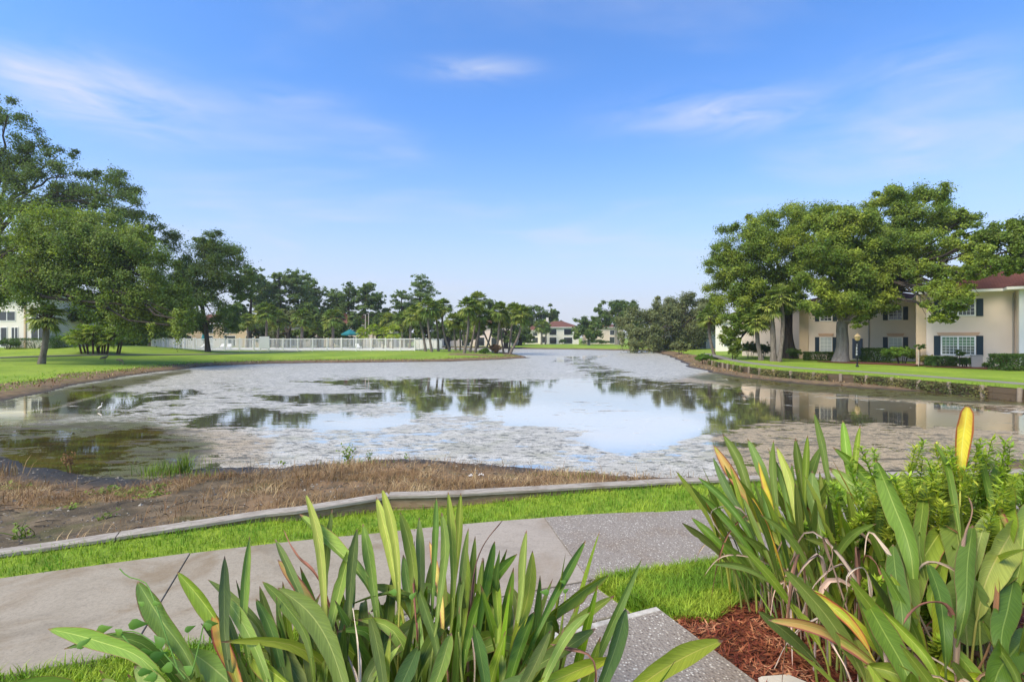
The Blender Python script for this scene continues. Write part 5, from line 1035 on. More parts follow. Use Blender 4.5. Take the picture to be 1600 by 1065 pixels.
# taller blades overhanging the bank on the far sides
fl = scatter(60000, -34, 4, 18, 66, lambda x, y, r: (lambda s: (s > 1.2) & (s < 6) & (r.random(len(x)) < np.exp(-np.abs(s - 2.3) / 1.2)))(sd_poly(x, y, POND)), 9); blades('grass', fl, .11, .035, 'blade', 10, 1.2)
fr = scatter(26000, 12, 30, 12, 62, lambda x, y, r: (lambda d: (d < .55) & (r.random(len(x)) < .9))(d_line(x, y, WALL)) & in_poly(x, y, RREG), 11); blades('grass', fr, .10, .025, 'blade', 12, .9, zf=lambda x, y: np.zeros_like(x) + .0)
rb = scatter(30000, -34, 24, 16, 70, lambda x, y, r: (lambda s: (s > .35) & (s < 2.6) & (r.random(len(x)) < .8) & (vnoise(x, y, .5, 3) > .42) & ~in_poly(x, y, RREG))(sd_poly(x, y, POND)), 13); blades('dry_grass', rb, .15, .05, 'straw', 14, 1.4)
# creeper over the seawall
rs = np.random.default_rng(19); acc_n = 8000; s_ = rs.uniform(0, acc[-1], acc_n); keep = vnoise(s_, s_ * 0, .55, 2) > .36; s_ = s_[keep]
p = np.stack([np.interp(s_, acc, wl_[:, 0]), np.interp(s_, acc, wl_[:, 1])], -1); q = np.stack([np.interp(s_, acc, nw[:, 0]), np.interp(s_, acc, nw[:, 1])], -1); zz = -.5 + .50 * rs.random(len(s_)) ** .9
c3 = np.c_[p - q * (.08 + .25 * rs.random((len(s_), 1)) * (1 - (zz[:, None] + .5))), zz]; v, f = leaves(c3, unit(np.c_[-q, np.full(len(q), .5)] + rs.normal(size=(len(q), 3)) * .6), .10, .065, rs); g = Geo(); g.add(v, f); stuff(g.build('creeper', MT['creeper']))
# dry straw on the near bank
def sw(x, y, r):
    s = sd_poly(x, y, POND); b = y - yB(x); d = np.where(x > -4.6, .15 + .95 * sm((vnoise(x, y, 1.1, 21) - .38) / .22) * sm((s - .35) / .5) * sm((x + 4.6) / 1.6), 0); d = np.where(x > 1.0, d * .6, d)
    d = np.maximum(d, np.where(x < -4.2, .9 * sm((s - .7) / .4) * sm((2.3 - s) / .6) * (vnoise(x, y, .9, 22) > .45), 0)); return (b > .16) & (s > .12) & (r.random(len(x)) < d)
straw = scatter(76000, -12, 5, 5, 10.6, sw, 15); blades('dry_grass', straw, .11, .006, 'straw', 16, 2.6)
tall = straw[np.random.default_rng(3).random(len(straw)) < .05]; blades('dry_grass', tall, .26, .007, 'straw', 17, 1.1)
# twigs, pebbles, shells on the dirt
rs = np.random.default_rng(23); pb = scatter(5200, -11, 4, 4.6, 10.4, lambda x, y, r: (y - yB(x) > .12) & (sd_poly(x, y, POND) > .1), 24); g = Geo()
for (x, y), z in zip(pb, tz(pb[:, 0], pb[:, 1])):
    r_ = rs.uniform(.006, .018) * (1 if rs.random() < .95 else 2.0); a = rs.uniform(0, 6.28); w = A(math.cos(a), math.sin(a), 0) * r_ * rs.uniform(.8, 2.2); h = A(-math.sin(a), math.cos(a), 0) * r_; o = A(x, y, z)
    g.add([o - w, o - h, o + w, o + h, o + A(0, 0, r_ * .9)], [[0, 1, 4], [1, 2, 4], [2, 3, 4], [3, 0, 4]])
stuff(g.build('pebbles', leafmat('bank_pebbles', (.10, .085, .07), (.22, .19, .15), (.34, .31, .26), 9, 0.01, .9, .1)))
g = Geo()
for (x, y) in scatter(420, -11, 4, 4.6, 10.4, lambda x, y, r: (y - yB(x) > .15) & (sd_poly(x, y, POND) > .1), 25):
    a = rs.uniform(0, 6.28); L = rs.uniform(.06, .28); z = gz(x, y) + .012; e = A(math.cos(a) * L, math.sin(a) * L, 0); g.tube([(x, y, z), A(x, y, z) + e * .5 + A(0, 0, .02), A(x, y, z + .005) + e], [.006, .005, .003], 4, False)
stuff(g.build('twigs', MT['bark_dark']))
# mulch
MP = [(1.02, 3.38), (1.32, 3.36), (1.62, 3.64), (2.3, 3.8), (3.4, 3.6), (4.2, 3.0), (4.2, 1.2), (.3, 1.2), (.62, 2.3), (1.31, 2.60), (1.34, 2.66)]
mb = Geo(); xs, ys = np.meshgrid(np.linspace(.25, 4.3, 72), np.linspace(1.1, 4.0, 50)); zz = tz(xs, ys) + .012 - .06 * sm(sd_poly(xs, ys, MP) / .12); i, j = np.meshgrid(np.arange(49), np.arange(71), indexing='ij')
mb.add(np.stack([xs, ys, zz], -1).reshape(-1, 3), np.stack([i * 72 + j, i * 72 + j + 1, (i + 1) * 72 + j + 1, (i + 1) * 72 + j], -1).reshape(-1, 4)); structure(mb.build('mulch_bed', MT['mulch_bed'], smooth=True))
ch = scatter(48000, .3, 4.2, 1.3, 3.9, lambda x, y, r: (sd_poly(x, y, MP) < .03) & ~in_poly(x, y, [step_xy(-.005, -.4), step_xy(1.5, -.4), step_xy(1.5, .85), step_xy(-.005, .85)]) & (r.random(len(x)) < np.where(x < 2.6, 1, .35)), 26)
n = len(ch); rs = np.random.default_rng(27); a = rs.uniform(0, 6.28, n); L = rs.uniform(.012, .045, n)[:, None]; W = rs.uniform(.002, .007, n)[:, None]; d = np.stack([np.cos(a), np.sin(a), rs.normal(size=n) * .35], -1); s = np.stack([-np.sin(a), np.cos(a), rs.normal(size=n) * .4], -1)
o = np.c_[ch, tz(ch[:, 0], ch[:, 1]) + .016 + .022 * rs.random(n)]; v = np.stack([o - d * L, o + s * W - d * L * .3, o + d * L, o - s * W + d * L * .2], 1).reshape(-1, 3); g = Geo(); g.add(v, np.arange(n * 4).reshape(n, 4)); stuff(g.build('mulch', MT['mulch']))

# ------------------------------------------------------------------ bird of paradise plants
CAM = A(0, 0, EYE)
def leaf_geo(ctrl, W, pf, seed, roll=None, fold=.22, kind='lance', pet=.006, wave=.0, face=None):
    """petiole and blade along a curve; blade from arc fraction pf to the tip"""
    rs = np.random.default_rng(seed); n = 30; c = spline(ctrl, n); L = np.concatenate([[0], np.cumsum(np.linalg.norm(np.diff(c, axis=0), axis=1))]); s = L / L[-1]
    g = Geo(); q = np.linspace(0, min(pf + .1, 1), 9); pp_ = np.stack([np.interp(q, s, c[:, k]) for k in range(3)], -1)
    g.tube(pp_, pet * (1.25 - .6 * q / max(q[-1], .01)), 6, False, uv=(.5, .02))
    m = 17; q = np.linspace(pf, 1, m); p = np.stack([np.interp(q, s, c[:, k]) for k in range(3)], -1); t = unit(np.gradient(p, axis=0)); u = (q - pf) / (1 - pf)
    if kind == 'lance': w = np.minimum(1, (u / .62)) ** .72 * np.where(u > .62, np.clip(1 - ((u - .62) / .38) ** 2.1, 0, 1) ** .9, 1)
    elif kind == 'oval': w = np.minimum(1, (u / .40)) ** .62 * np.where(u > .48, np.clip(1 - ((u - .48) / .52) ** 2.5, 0, 1) ** .75, 1)
    elif kind == 'paddle': w = np.minimum(1, (u / .18)) ** .5 * np.where(u > .25, np.clip(1 - ((u - .25) / .75) ** 3.0, 0, 1) ** .55, 1)
    else: w = (1 - u) ** .5 * np.minimum(1, u / .12) ** .6 * (.65 + .35 * np.sin(u * 9 + seed))
    w = w * W / 2 * (1 + .035 * np.sin(u * 23 + seed)) + .0012
    tear = {int(rs.integers(6, 14)): (-1 if rs.random() < .5 else 1)} if kind != 'curl' and rs.random() < .28 else {}
    f = unit(CAM - p[m // 2]) if face is None else unit(A(*face)); b = np.cross(t, f); b = unit(b); nrm = np.cross(b, t)
    ro = (rs.normal() * .55 if roll is None else roll) + np.linspace(-.12, .12, m) * rs.normal() * (2.2 if kind != 'curl' else 9)
    bb = b * np.cos(ro)[:, None] + nrm * np.sin(ro)[:, None]; nn = np.cross(bb, t); us = A(-1, -.5, 0, .5, 1).reshape(-1); v, uv = [], []
    for k in range(m):
        for e in us:
            wv = wave * math.sin(k * 1.3 + e * 2 + seed) * w[k]; eo = e; e = e * (.80 if tear.get(k, 0) * e > .6 else 1)
            v.append(p[k] + bb[k] * e * w[k] * (1 - .12 * abs(e)) + nn[k] * (fold * abs(e) ** 1.5 * w[k] * 1.6 + wv * abs(e))); uv.append((.5 + eo * .5, u[k]))
    i, j = np.meshgrid(np.arange(m - 1), np.arange(4), indexing='ij'); g.add(v, np.stack([i * 5 + j, i * 5 + j + 1, (i + 1) * 5 + j + 1, (i + 1) * 5 + j], -1).reshape(-1, 4), uv)
    return g
KIND = {'g': 'leaf', 'p': 'leaf_pale', 'd': 'leaf_dark', 'l': 'leaf_lime', 'y': 'leaf_yellow', 'G': 'leaf_gold', 'b': 'leaf_rust', 'x': 'leaf_dead', 't': 'leaf_tan'}
def put_leaf(root, ctrl, W, pf, k, seed, label=None, **kw):
    off = A(*root.location); g = leaf_geo([A(*c) for c in ctrl], W, pf, seed, **kw)
    for q in range(len(g.v)): g.v[q] = g.v[q] - off
    o = g.build('dead_leaf' if k in 'bxt' else 'leaf', MT[KIND[k]], root, True)
    if label: o['label'] = label
    return o
pf_name = 'bird_of_paradise.002'
def hero(root, spec, dep, cx, cy, spread, seed0, pull=.55):
    """leaf outlines read off the photograph, each set at its own distance and rooted in the bed"""
    rs = np.random.default_rng(seed0)
    for n_, (tip, mid, base, w, k) in enumerate(spec):
        dj = rs.normal() * .07; dt, dm, db = dep(*tip) + dj + .05, dep(*mid) + dj, dep(*base) + dj; T, Mi, B = P(*tip, dt), P(*mid, dm), P(*base, db)
        gx, gy = B[0] + (cx - B[0]) * pull + rs.normal() * spread, B[1] + (cy - B[1]) * pull + rs.normal() * spread; gr = A(gx, gy, gz(gx, gy) - .02)
        if B[2] < gr[2] + .06: B[2] = gr[2] + .06
        vis = np.linalg.norm(T - Mi) + np.linalg.norm(Mi - B); tot = vis + np.linalg.norm(B - gr); pf = min(.62, max(.10, .80 - .78 * vis / tot))
        pet_ = k in 'xbt'
        put_leaf(root, [gr, B, Mi, T], w * dm / F * (.76 if not pet_ else .5), pf if k != 'G' else 1 - vis * 1.55 / tot, k, seed0 * 100 + n_, roll=rs.normal() * (.30 if not pet_ else .8), fold=rs.uniform(.15, .48) if not pet_ else .9, kind='curl' if pet_ else ('lance' if w < 50 and root.name != pf_name else 'oval'), wave=.05 if not pet_ else .3)
LEFT = [((75, 982), (150, 1000), (235, 1040), 34, 'g'), ((215, 908), (252, 968), (300, 1040), 42, 'd'), ((277, 893), (328, 955), (375, 1040), 32, 'g'), ((351, 868), (350, 935), (353, 1010), 24, 'd'), ((390, 838), (382, 915), (386, 1015), 19, 'g'), ((325, 905), (368, 940), (410, 985), 18, 'd'), ((347, 927), (380, 975), (410, 1040), 27, 'p'),
    ((333, 955), (350, 1010), (374, 1080), 30, 'y'), ((353, 955), (368, 1010), (380, 1080), 17, 'd'), ((400, 935), (424, 985), (440, 1050), 24, 'd'), ((385, 962), (430, 1010), (480, 1090), 42, 'p'), ((380, 1020), (430, 1052), (480, 1100), 40, 'g'), ((293, 1015), (330, 1040), (385, 1100), 50, 'p'), ((210, 1040), (245, 1075), (290, 1130), 42, 'p'), ((160, 1060), (190, 1090), (230, 1130), 30, 'p'),
    ((410, 908), (448, 948), (482, 1005), 24, 'd'), ((430, 842), (452, 890), (482, 970), 18, 'd'), ((434, 874), (470, 920), (502, 975), 24, 'y'), ((443, 828), (466, 872), (494, 900), 12, 'b'), ((434, 918), (488, 962), (540, 1085), 48, 'g'), ((477, 770), (495, 830), (508, 960), 20, 'l'), ((468, 803), (518, 850), (575, 915), 30, 'p'), ((519, 795), (509, 880), (506, 975), 17, 'd'),
    ((550, 848), (531, 920), (514, 1005), 27, 'g'), ((555, 900), (541, 975), (524, 1065), 27, 'd'), ((558, 826), (551, 880), (545, 955), 22, 'd'), ((567, 818), (578, 875), (586, 935), 26, 'g'), ((588, 776), (604, 838), (618, 905), 24, 'l'), ((597, 763), (614, 825), (622, 890), 21, 'l'), ((625, 800), (640, 850), (648, 920), 26, 'g'), ((630, 866), (640, 930), (656, 1005), 28, 'p'), ((655, 808), (657, 875), (657, 940), 20, 'p'),
    ((682, 778), (681, 830), (678, 895), 15, 'd'), ((700, 768), (706, 838), (708, 915), 19, 'g'), ((720, 770), (716, 850), (708, 930), 20, 'g'), ((690, 800), (696, 858), (690, 915), 20, 'g'), ((671, 845), (684, 900), (692, 955), 18, 'G'), ((732, 825), (722, 900), (716, 965), 16, 'g'), ((729, 853), (727, 920), (722, 985), 20, 'g'), ((785, 812), (750, 860), (734, 935), 10, 'b'), ((773, 845), (762, 895), (748, 970), 24, 'd'),
    ((808, 865), (760, 920), (732, 995), 30, 'd'), ((823, 828), (819, 880), (814, 945), 20, 'g'), ((832, 860), (825, 930), (802, 1015), 28, 'l'), ((915, 844), (888, 892), (845, 975), 18, 'd'), ((950, 898), (900, 930), (835, 985), 30, 'g'), ((960, 930), (905, 970), (855, 1025), 24, 'g'), ((922, 956), (892, 985), (865, 1030), 22, 'p'), ((930, 982), (880, 1015), (818, 1058), 32, 'd'), ((978, 950), (962, 1010), (938, 1075), 34, 'd'),
    ((957, 1027), (890, 1052), (830, 1085), 32, 'l'), ((1130, 1000), (1062, 1030), (985, 1085), 44, 'l'), ((673, 950), (630, 992), (575, 1060), 42, 'p'), ((732, 922), (694, 970), (660, 1030), 34, 'd'), ((705, 988), (690, 1040), (675, 1090), 34, 'g'), ((795, 930), (790, 1000), (776, 1070), 27, 'g'), ((835, 955), (815, 1005), (795, 1070), 30, 'd'), ((760, 935), (776, 985), (786, 1040), 24, 'g'), ((650, 910), (668, 962), (684, 1020), 22, 'd'),
    ((655, 1008), (636, 1050), (615, 1100), 38, 'd'), ((833, 1052), (785, 1078), (740, 1105), 34, 'p'), ((576, 955), (590, 1010), (600, 1080), 26, 'd'), ((612, 900), (606, 960), (598, 1040), 26, 'd'), ((740, 975), (752, 1030), (758, 1090), 28, 'd'), ((860, 985), (840, 1030), (815, 1080), 26, 'g'), ((470, 930), (480, 1000), (492, 1080), 30, 'd'), ((420, 985), (440, 1040), (455, 1100), 34, 'd'), ((770, 880), (776, 930), (778, 990), 20, 'g'), ((648, 845), (648, 890), (650, 950), 12, 'b'),
    ((530, 1000), (545, 1030), (560, 1075), 9, 't'), ((546, 925), (556, 990), (560, 1060), 10, 't'), ((690, 1010), (697, 1040), (700, 1085), 10, 'b'), ((860, 1005), (890, 1010), (920, 1020), 22, 'b'), ((735, 980), (742, 1020), (740, 1080), 9, 't')]
pl = empty('bird_of_paradise', (-.42, 1.75, gz(-.42, 1.75)), 'wide clump of upright paddle leaves in front of the walk, beside the step', 'plant')
hero(pl, LEFT, lambda x, y: 2.42 - (y - 765) / 300 * .82 - .0002 * abs(x - 560), -.40, 1.62, .10, 5)
rs = np.random.default_rng(91)
for k in range(120):
    bx, by = rs.uniform(-1.1, .16), rs.uniform(1.55, 2.25); bz = gz(bx, by); h = rs.uniform(.58, 1.06) * (1 - .5 * max(0, -bx - .45) - .4 * max(0, bx - .1)); lx, ly = (bx + .36) * .42 + rs.normal() * .12, rs.normal() * .14
    tip = A(bx + lx, by + ly, bz + h); mid = A(bx + lx * .45, by + ly * .4, bz + h * .58); put_leaf(pl, [(bx, by, bz - .02), (bx + lx * .15, by + ly * .1, bz + h * .3), mid, tip], rs.uniform(.034, .058), rs.uniform(.22, .4), 'dggddlgg'[k % 8], 9000 + k, roll=rs.normal() * .8, kind='lance')
for k in range(70):
    a = rs.uniform(0, 6.28); bx, by = -.45 + rs.normal() * .36, 1.85 + rs.normal() * .16; bz = gz(bx, by); rch = rs.uniform(.25, .62); h = rs.uniform(.5, .86); ex, ey = math.cos(a) * rch * (1.25 if math.cos(a) < 0 else .45), math.sin(a) * rch * .6 + .05
    put_leaf(pl, [(bx, by, bz - .02), (bx + ex * .2, by + ey * .2, bz + h * .55), (bx + ex * .6, by + ey * .6, bz + h * .98), (bx + ex, by + ey, bz + h * rs.uniform(.85, 1.1))], rs.uniform(.04, .07), rs.uniform(.28, .4), 'gdggpgdl'[k % 8], 9100 + k, roll=rs.normal() * .5, kind='lance')
for k in range(26):
    bx, by = rs.uniform(-.9, .3), rs.uniform(1.5, 2.05); bz = gz(bx, by); h = rs.uniform(.15, .5); lx, ly = rs.normal() * .22, rs.normal() * .2
    put_leaf(pl, [(bx, by, bz), (bx + lx * .4, by + ly * .4, bz + h), (bx + lx, by + ly, bz + h * .8), (bx + lx * 1.3, by + ly * 1.3, bz + h * .25)], rs.uniform(.015, .04), .25, 'xtxb'[k % 4], 9200 + k, roll=rs.normal(), fold=.8, kind='curl', wave=.3)

RL = [((1129, 678), (1152, 715), (1178, 785), 22, 'g'), ((1115, 695), (1143, 740), (1180, 800), 22, 'y'), ((1114, 714), (1140, 770), (1175, 830), 18, 'd'), ((1168, 685), (1188, 730), (1212, 800), 22, 'p'), ((1209, 687), (1208, 740), (1214, 810), 17, 'd'), ((1213, 697), (1233, 745), (1246, 815), 20, 'l'), ((1243, 684), (1250, 735), (1256, 800), 19, 'd'), ((1262, 680), (1260, 725), (1258, 790), 14, 'g'),
    ((1272, 644), (1284, 692), (1296, 760), 15, 'd'), ((1317, 657), (1322, 700), (1330, 770), 20, 'p'), ((1344, 665), (1338, 705), (1332, 770), 12, 'g'), ((1269, 735), (1271, 780), (1284, 850), 28, 'p'), ((1285, 695), (1270, 735), (1258, 800), 22, 'd'), ((1301, 698), (1345, 738), (1385, 800), 24, 'd'), ((1295, 730), (1340, 765), (1390, 830), 36, 'p'), ((1222, 768), (1268, 812), (1318, 895), 30, 'y'), ((1165, 812), (1198, 832), (1232, 862), 20, 'l'),
    ((1090, 745), (1135, 785), (1178, 850), 18, 'd'), ((1092, 770), (1132, 808), (1180, 870), 17, 'd'), ((1080, 808), (1112, 838), (1160, 890), 20, 'd'), ((1112, 880), (1160, 886), (1205, 910), 14, 'd'), ((1250, 845), (1254, 890), (1260, 950), 18, 'd'), ((1160, 775), (1180, 830), (1210, 900), 18, 'd'), ((1145, 790), (1160, 850), (1200, 920), 20, 'g'), ((1225, 850), (1232, 890), (1240, 950), 22, 'd'),
    ((1225, 740), (1230, 790), (1240, 860), 18, 'd'), ((1190, 760), (1205, 815), (1225, 890), 20, 'd'), ((1255, 780), (1262, 830), (1275, 900), 20, 'd'), ((1310, 775), (1304, 820), (1300, 890), 22, 'g'), ((1340, 800), (1330, 850), (1320, 920), 22, 'd'), ((1185, 720), (1200, 765), (1220, 830), 18, 'G'), ((1200, 700), (1225, 755), (1240, 830), 16, 'd'), ((1350, 785), (1372, 830), (1395, 890), 24, 'g'), ((1333, 840), (1345, 882), (1352, 950), 36, 'l'),
    ((1130, 840), (1110, 800), (1150, 790), 7, 't'), ((1085, 880), (1100, 850), (1150, 840), 8, 't'), ((1225, 835), (1255, 815), (1300, 850), 12, 'x'), ((1100, 900), (1130, 868), (1200, 880), 8, 't'), ((1190, 800), (1230, 820), (1260, 870), 10, 'x'), ((1205, 965), (1215, 915), (1232, 905), 10, 't'), ((1222, 968), (1225, 920), (1260, 925), 9, 't')]
pr_ = empty('bird_of_paradise', (2.05, 3.35, gz(2.05, 3.35)), 'tangled clump of narrow upright leaves and dry stalks behind the red mulch', 'plant')
hero(pr_, RL, lambda x, y: 3.85 - (y - 660) / 300 * .75, 2.02, 3.30, .12, 6, .6)
for k in range(150):
    bx, by = rs.uniform(1.60, 2.95), rs.uniform(2.95, 3.9); bz = gz(bx, by); h = rs.uniform(.5, 1.02); lx, ly = (bx - 2.25) * .35 + rs.normal() * .14 - .06, rs.normal() * .14
    put_leaf(pr_, [(bx, by, bz - .02), (bx + lx * .15, by + ly * .1, bz + h * .35), (bx + lx * .5, by + ly * .5, bz + h * .7), (bx + lx, by + ly, bz + h)], rs.uniform(.035, .065), rs.uniform(.3, .45), 'dggglydg'[k % 8], 9400 + k, roll=rs.normal() * .9, kind='lance')
for k in range(30):
    bx, by = rs.uniform(1.65, 2.7), rs.uniform(2.8, 3.6); bz = gz(bx, by); h = rs.uniform(.25, .75); lx, ly = rs.normal() * .2 - .08, -abs(rs.normal()) * .2
    put_leaf(pr_, [(bx, by, bz), (bx + lx * .3, by + ly * .3, bz + h), (bx + lx * .8, by + ly, bz + h * .85), (bx + lx * 1.2, by + ly * 1.5, bz + h * .25)], rs.uniform(.014, .04), .3, 'xtxtb'[k % 5], 9600 + k, roll=rs.normal(), fold=.9, kind='curl', wave=.35)

RR = [((1512, 634), (1508, 662), (1503, 698), 29, 'G'), ((1368, 718), (1394, 782), (1424, 870), 42, 'g'), ((1475, 735), (1490, 800), (1502, 900), 48, 'g'), ((1560, 725), (1561, 785), (1562, 860), 50, 'g'), ((1445, 752), (1441, 800), (1437, 860), 24, 'd'), ((1595, 812), (1568, 852), (1535, 925), 60, 'l'), ((1546, 800), (1532, 840), (1520, 890), 32, 'p'), ((1480, 848), (1470, 892), (1455, 940), 30, 'l'), ((1480, 820), (1456, 850), (1432, 905), 46, 'g'),
    ((1525, 690), (1537, 735), (1548, 790), 13, 'd'), ((1460, 690), (1478, 725), (1490, 780), 14, 'd'), ((1615, 780), (1600, 830), (1590, 900), 44, 'g'), ((1347, 928), (1380, 985), (1420, 1060), 48, 'd'), ((1365, 942), (1410, 985), (1450, 1030), 24, 'g'), ((1200, 968), (1288, 985), (1378, 1048), 28, 'y'), ((1350, 1040), (1400, 1052), (1450, 1090), 42, 'g'), ((1460, 1045), (1492, 1058), (1530, 1060), 20, 'l'), ((1603, 868), (1572, 892), (1535, 935), 42, 'g'),
    ((1536, 970), (1560, 1010), (1592, 1070), 16, 'd'), ((1612, 985), (1585, 1015), (1555, 1060), 60, 'd'), ((1410, 830), (1415, 880), (1425, 950), 40, 'd'), ((1395, 850), (1400, 900), (1410, 970), 38, 'd'), ((1450, 880), (1468, 930), (1475, 990), 34, 'd'), ((1520, 820), (1512, 880), (1508, 950), 40, 'd'), ((1585, 900), (1575, 950), (1565, 1010), 44, 'd'), ((1330, 900), (1350, 940), (1370, 1000), 22, 'd'), ((1250, 920), (1290, 940), (1330, 975), 22, 'y'),
    ((1378, 962), (1385, 1000), (1393, 1045), 22, 't'), ((1476, 820), (1540, 865), (1558, 965), 16, 'b'), ((1412, 975), (1440, 945), (1470, 942), 18, 'b'), ((1324, 925), (1322, 900), (1345, 885), 10, 't'), ((1430, 900), (1450, 880), (1490, 890), 16, 't'), ((1290, 955), (1295, 1000), (1320, 1040), 10, 't'), ((1350, 870), (1360, 830), (1375, 850), 16, 't'), ((1290, 900), (1300, 860), (1290, 840), 12, 'x'), ((1512, 775), (1518, 800), (1510, 840), 12, 'x'), ((1545, 770), (1560, 800), (1575, 850), 16, 'y')]
pf_ = empty('bird_of_paradise', (2.1, 2.35, gz(2.1, 2.35)), 'broad leaved clump at right with one upright yellow leaf above it', 'plant')
dfr = lambda x, y: 2.95 - (y - 690) / 370 * .95
hero(pf_, RR, dfr, 2.15, 2.35, .12, 8, .5)
# the rounded paddle leaf facing the viewer
T, B = P(1512, 897, 2.35), P(1509, 975, 2.36); gr = A(1.98, 2.30, gz(1.98, 2.30)); put_leaf(pf_, [gr, P(1512, 1030, 2.33), B, (T + B) / 2, T], 68 * 2.35 / F, .58, 'p', 8800, roll=.05, fold=.06, kind='paddle')
for k in range(110):
    bx, by = rs.uniform(1.6, 2.85), rs.uniform(1.7, 2.75); bz = gz(bx, by); h = rs.uniform(.3, .82); lx, ly = (bx - 2.2) * .4 + rs.normal() * .15, rs.normal() * .14
    put_leaf(pf_, [(bx, by, bz - .02), (bx + lx * .15, by + ly * .1, bz + h * .4), (bx + lx * .5, by + ly * .5, bz + h * .72), (bx + lx, by + ly, bz + h)], rs.uniform(.045, .085), rs.uniform(.35, .5), 'dggdlgg'[k % 7], 9700 + k, roll=rs.normal() * .9, kind='oval')
for k in range(38):
    bx, by = rs.uniform(1.55, 2.7), rs.uniform(1.8, 2.8); bz = gz(bx, by); h = rs.uniform(.12, .55); lx, ly = rs.normal() * .25 - .05, rs.normal() * .18 - .06
    put_leaf(pf_, [(bx, by, bz), (bx + lx * .3, by + ly * .3, bz + h), (bx + lx * .8, by + ly, bz + h * .8), (bx + lx * 1.2, by + ly * 1.4, bz + h * .2)], rs.uniform(.015, .045), .3, 'xtxbx'[k % 5], 9800 + k, roll=rs.normal(), fold=.9, kind='curl', wave=.35)

for k in range(60):
    bx, by = rs.uniform(1.75, 2.75), rs.uniform(2.65, 3.3); bz = gz(bx, by); h = rs.uniform(.4, .9); ex, ey = rs.normal() * .18 - .1, rs.normal() * .12 - .08
    put_leaf(pr_, [(bx, by, bz - .02), (bx + ex * .2, by + ey * .2, bz + h * .5), (bx + ex * .6, by + ey * .6, bz + h * .85), (bx + ex, by + ey, bz + h)], rs.uniform(.045, .08), rs.uniform(.3, .45), 'gdggpglg'[k % 8], 9900 + k, roll=rs.normal() * .6, kind='lance')
# feathery weeds growing through the right clump
def feather(label, px, py, d, n_st, seed, spread=.16, h0=.45):
    rs = np.random.default_rng(seed); top = P(px, py, d); b = A(top[0] + .05, d + .1, 0); b[2] = gz(b[0], b[1]); root = empty('feathery_weed', b, label, 'weed', 'feathery weeds in the right clump'); st, lf = Geo(), Geo(); C_, N_ = [], []
    for k in range(n_st):
        e = top - b + A(rs.normal() * spread, rs.normal() * spread, -abs(rs.normal()) * .12); c = spline([(rs.normal() * .04, rs.normal() * .04, -.03), e * .5 + rs.normal(size=3) * .04, e], 12); st.tube(c, np.linspace(.005, .002, 12), 4, False)
        for q in np.linspace(h0, 1, 34):
            o = A(*[np.interp(q, np.linspace(0, 1, 12), c[:, i]) for i in range(3)]); L = .085 * (1.25 - q * .7)
            for w in range(9):
                a = w * 2.4 + q * 40 + rs.normal() * .4; dd = unit(A(math.cos(a), math.sin(a), .45 + rs.normal() * .35)); s_ = unit(np.cross(dd, (0, 0, 1))); ln = L * rs.uniform(.7, 1.3); wd = .0065
                i = len(C_) * 4; C_.append([o, o + dd * ln * .5 + s_ * wd, o + dd * ln, o + dd * ln * .5 - s_ * wd])
    lf.add(np.array(C_).reshape(-1, 3), np.arange(len(C_) * 4).reshape(-1, 4)); st.build('stem', MT['weed'], root); lf.build('foliage', MT['fern'], root)
for k, a in enumerate((('feathery yellow green weed left of the big tilted leaf', 1345, 740, 3.15, 7), ('feathery weed above the big tilted leaf, against the water', 1395, 690, 3.2, 9), ('feathery weed below the yellow upright leaf, left side', 1462, 702, 2.85, 9), ('thick feathery weed right at the foot of the yellow leaf', 1508, 690, 2.78, 13), ('feathery weed at the right edge above the broad leaves', 1570, 700, 3.0, 9), ('drooping feathery weed between broad leaves and narrow clump', 1420, 745, 3.0, 8), ('feathery weed at the far right edge, half out of view', 1600, 745, 2.9, 8), ('low feathery weed left of the dry curled leaf', 1300, 800, 3.1, 6), ('low sprig of feathery weed in the shade above the rounded leaf', 1420, 900, 2.6, 5), ('feathery sprig low beside the dead tan leaf', 1385, 905, 2.65, 5))):
    feather(a[0], *a[1:], 700 + k, h0=.42 if k < 7 else .6)
# vine over the left clump
vn = empty('climbing_vine', (-.95, 1.7, gz(-.95, 1.7)), 'small green vine twining over the left end of the front clump', 'vine'); off = A(*vn.location)
VL = [(150, 985, 30), (175, 1005, 26), (200, 975, 34), (190, 990, 22), (120, 1012, 26), (225, 945, 16), (238, 942, 17), (255, 1010, 34), (232, 1030, 36), (270, 1040, 34), (215, 1020, 28), (300, 1050, 30), (318, 975, 26), (330, 982, 22), (288, 985, 20), (245, 1055, 30), (215, 1050, 26), (620, 925, 22), (640, 935, 18), (885, 910, 14), (880, 925, 14), (858, 925, 20)]
for k, (x, y, w) in enumerate(VL):
    d = 2.42 - (y - 765) / 300 * .82 - .12; o = P(x, y, d) - off; W = w * .62 * d / F; a = rs.uniform(-.6, .6) + (math.pi if k % 2 else 0); dd = unit(A(math.cos(a), rs.normal() * .3, math.sin(a) + .2)); s_ = unit(np.cross(dd, A(.1, -1, .3))); nn = np.cross(s_, dd); g = Geo()
    pr = [(0, 0), (.12, .36), (.32, .42), (.68, .20), (1.0, 0)]; mid = [o + dd * W * 1.2 * t for t, _ in pr]; mid = [m_ - nn * W * .5 * t * t for m_, (t, _) in zip(mid, pr)]; v = mid + [m_ + s_ * W * .9 * w_ - nn * W * .3 * w_ for m_, (_, w_) in zip(mid, pr)] + [m_ - s_ * W * .9 * w_ - nn * W * .3 * w_ for m_, (_, w_) in zip(mid, pr)]
    g.add(v, [[i, i + 1, 6 + i, 5 + i] for i in range(4)] + [[i + 1, i, 10 + i, 11 + i] for i in range(4)]); g.build('leaf', MT['vine'], vn, True)
g = Geo()
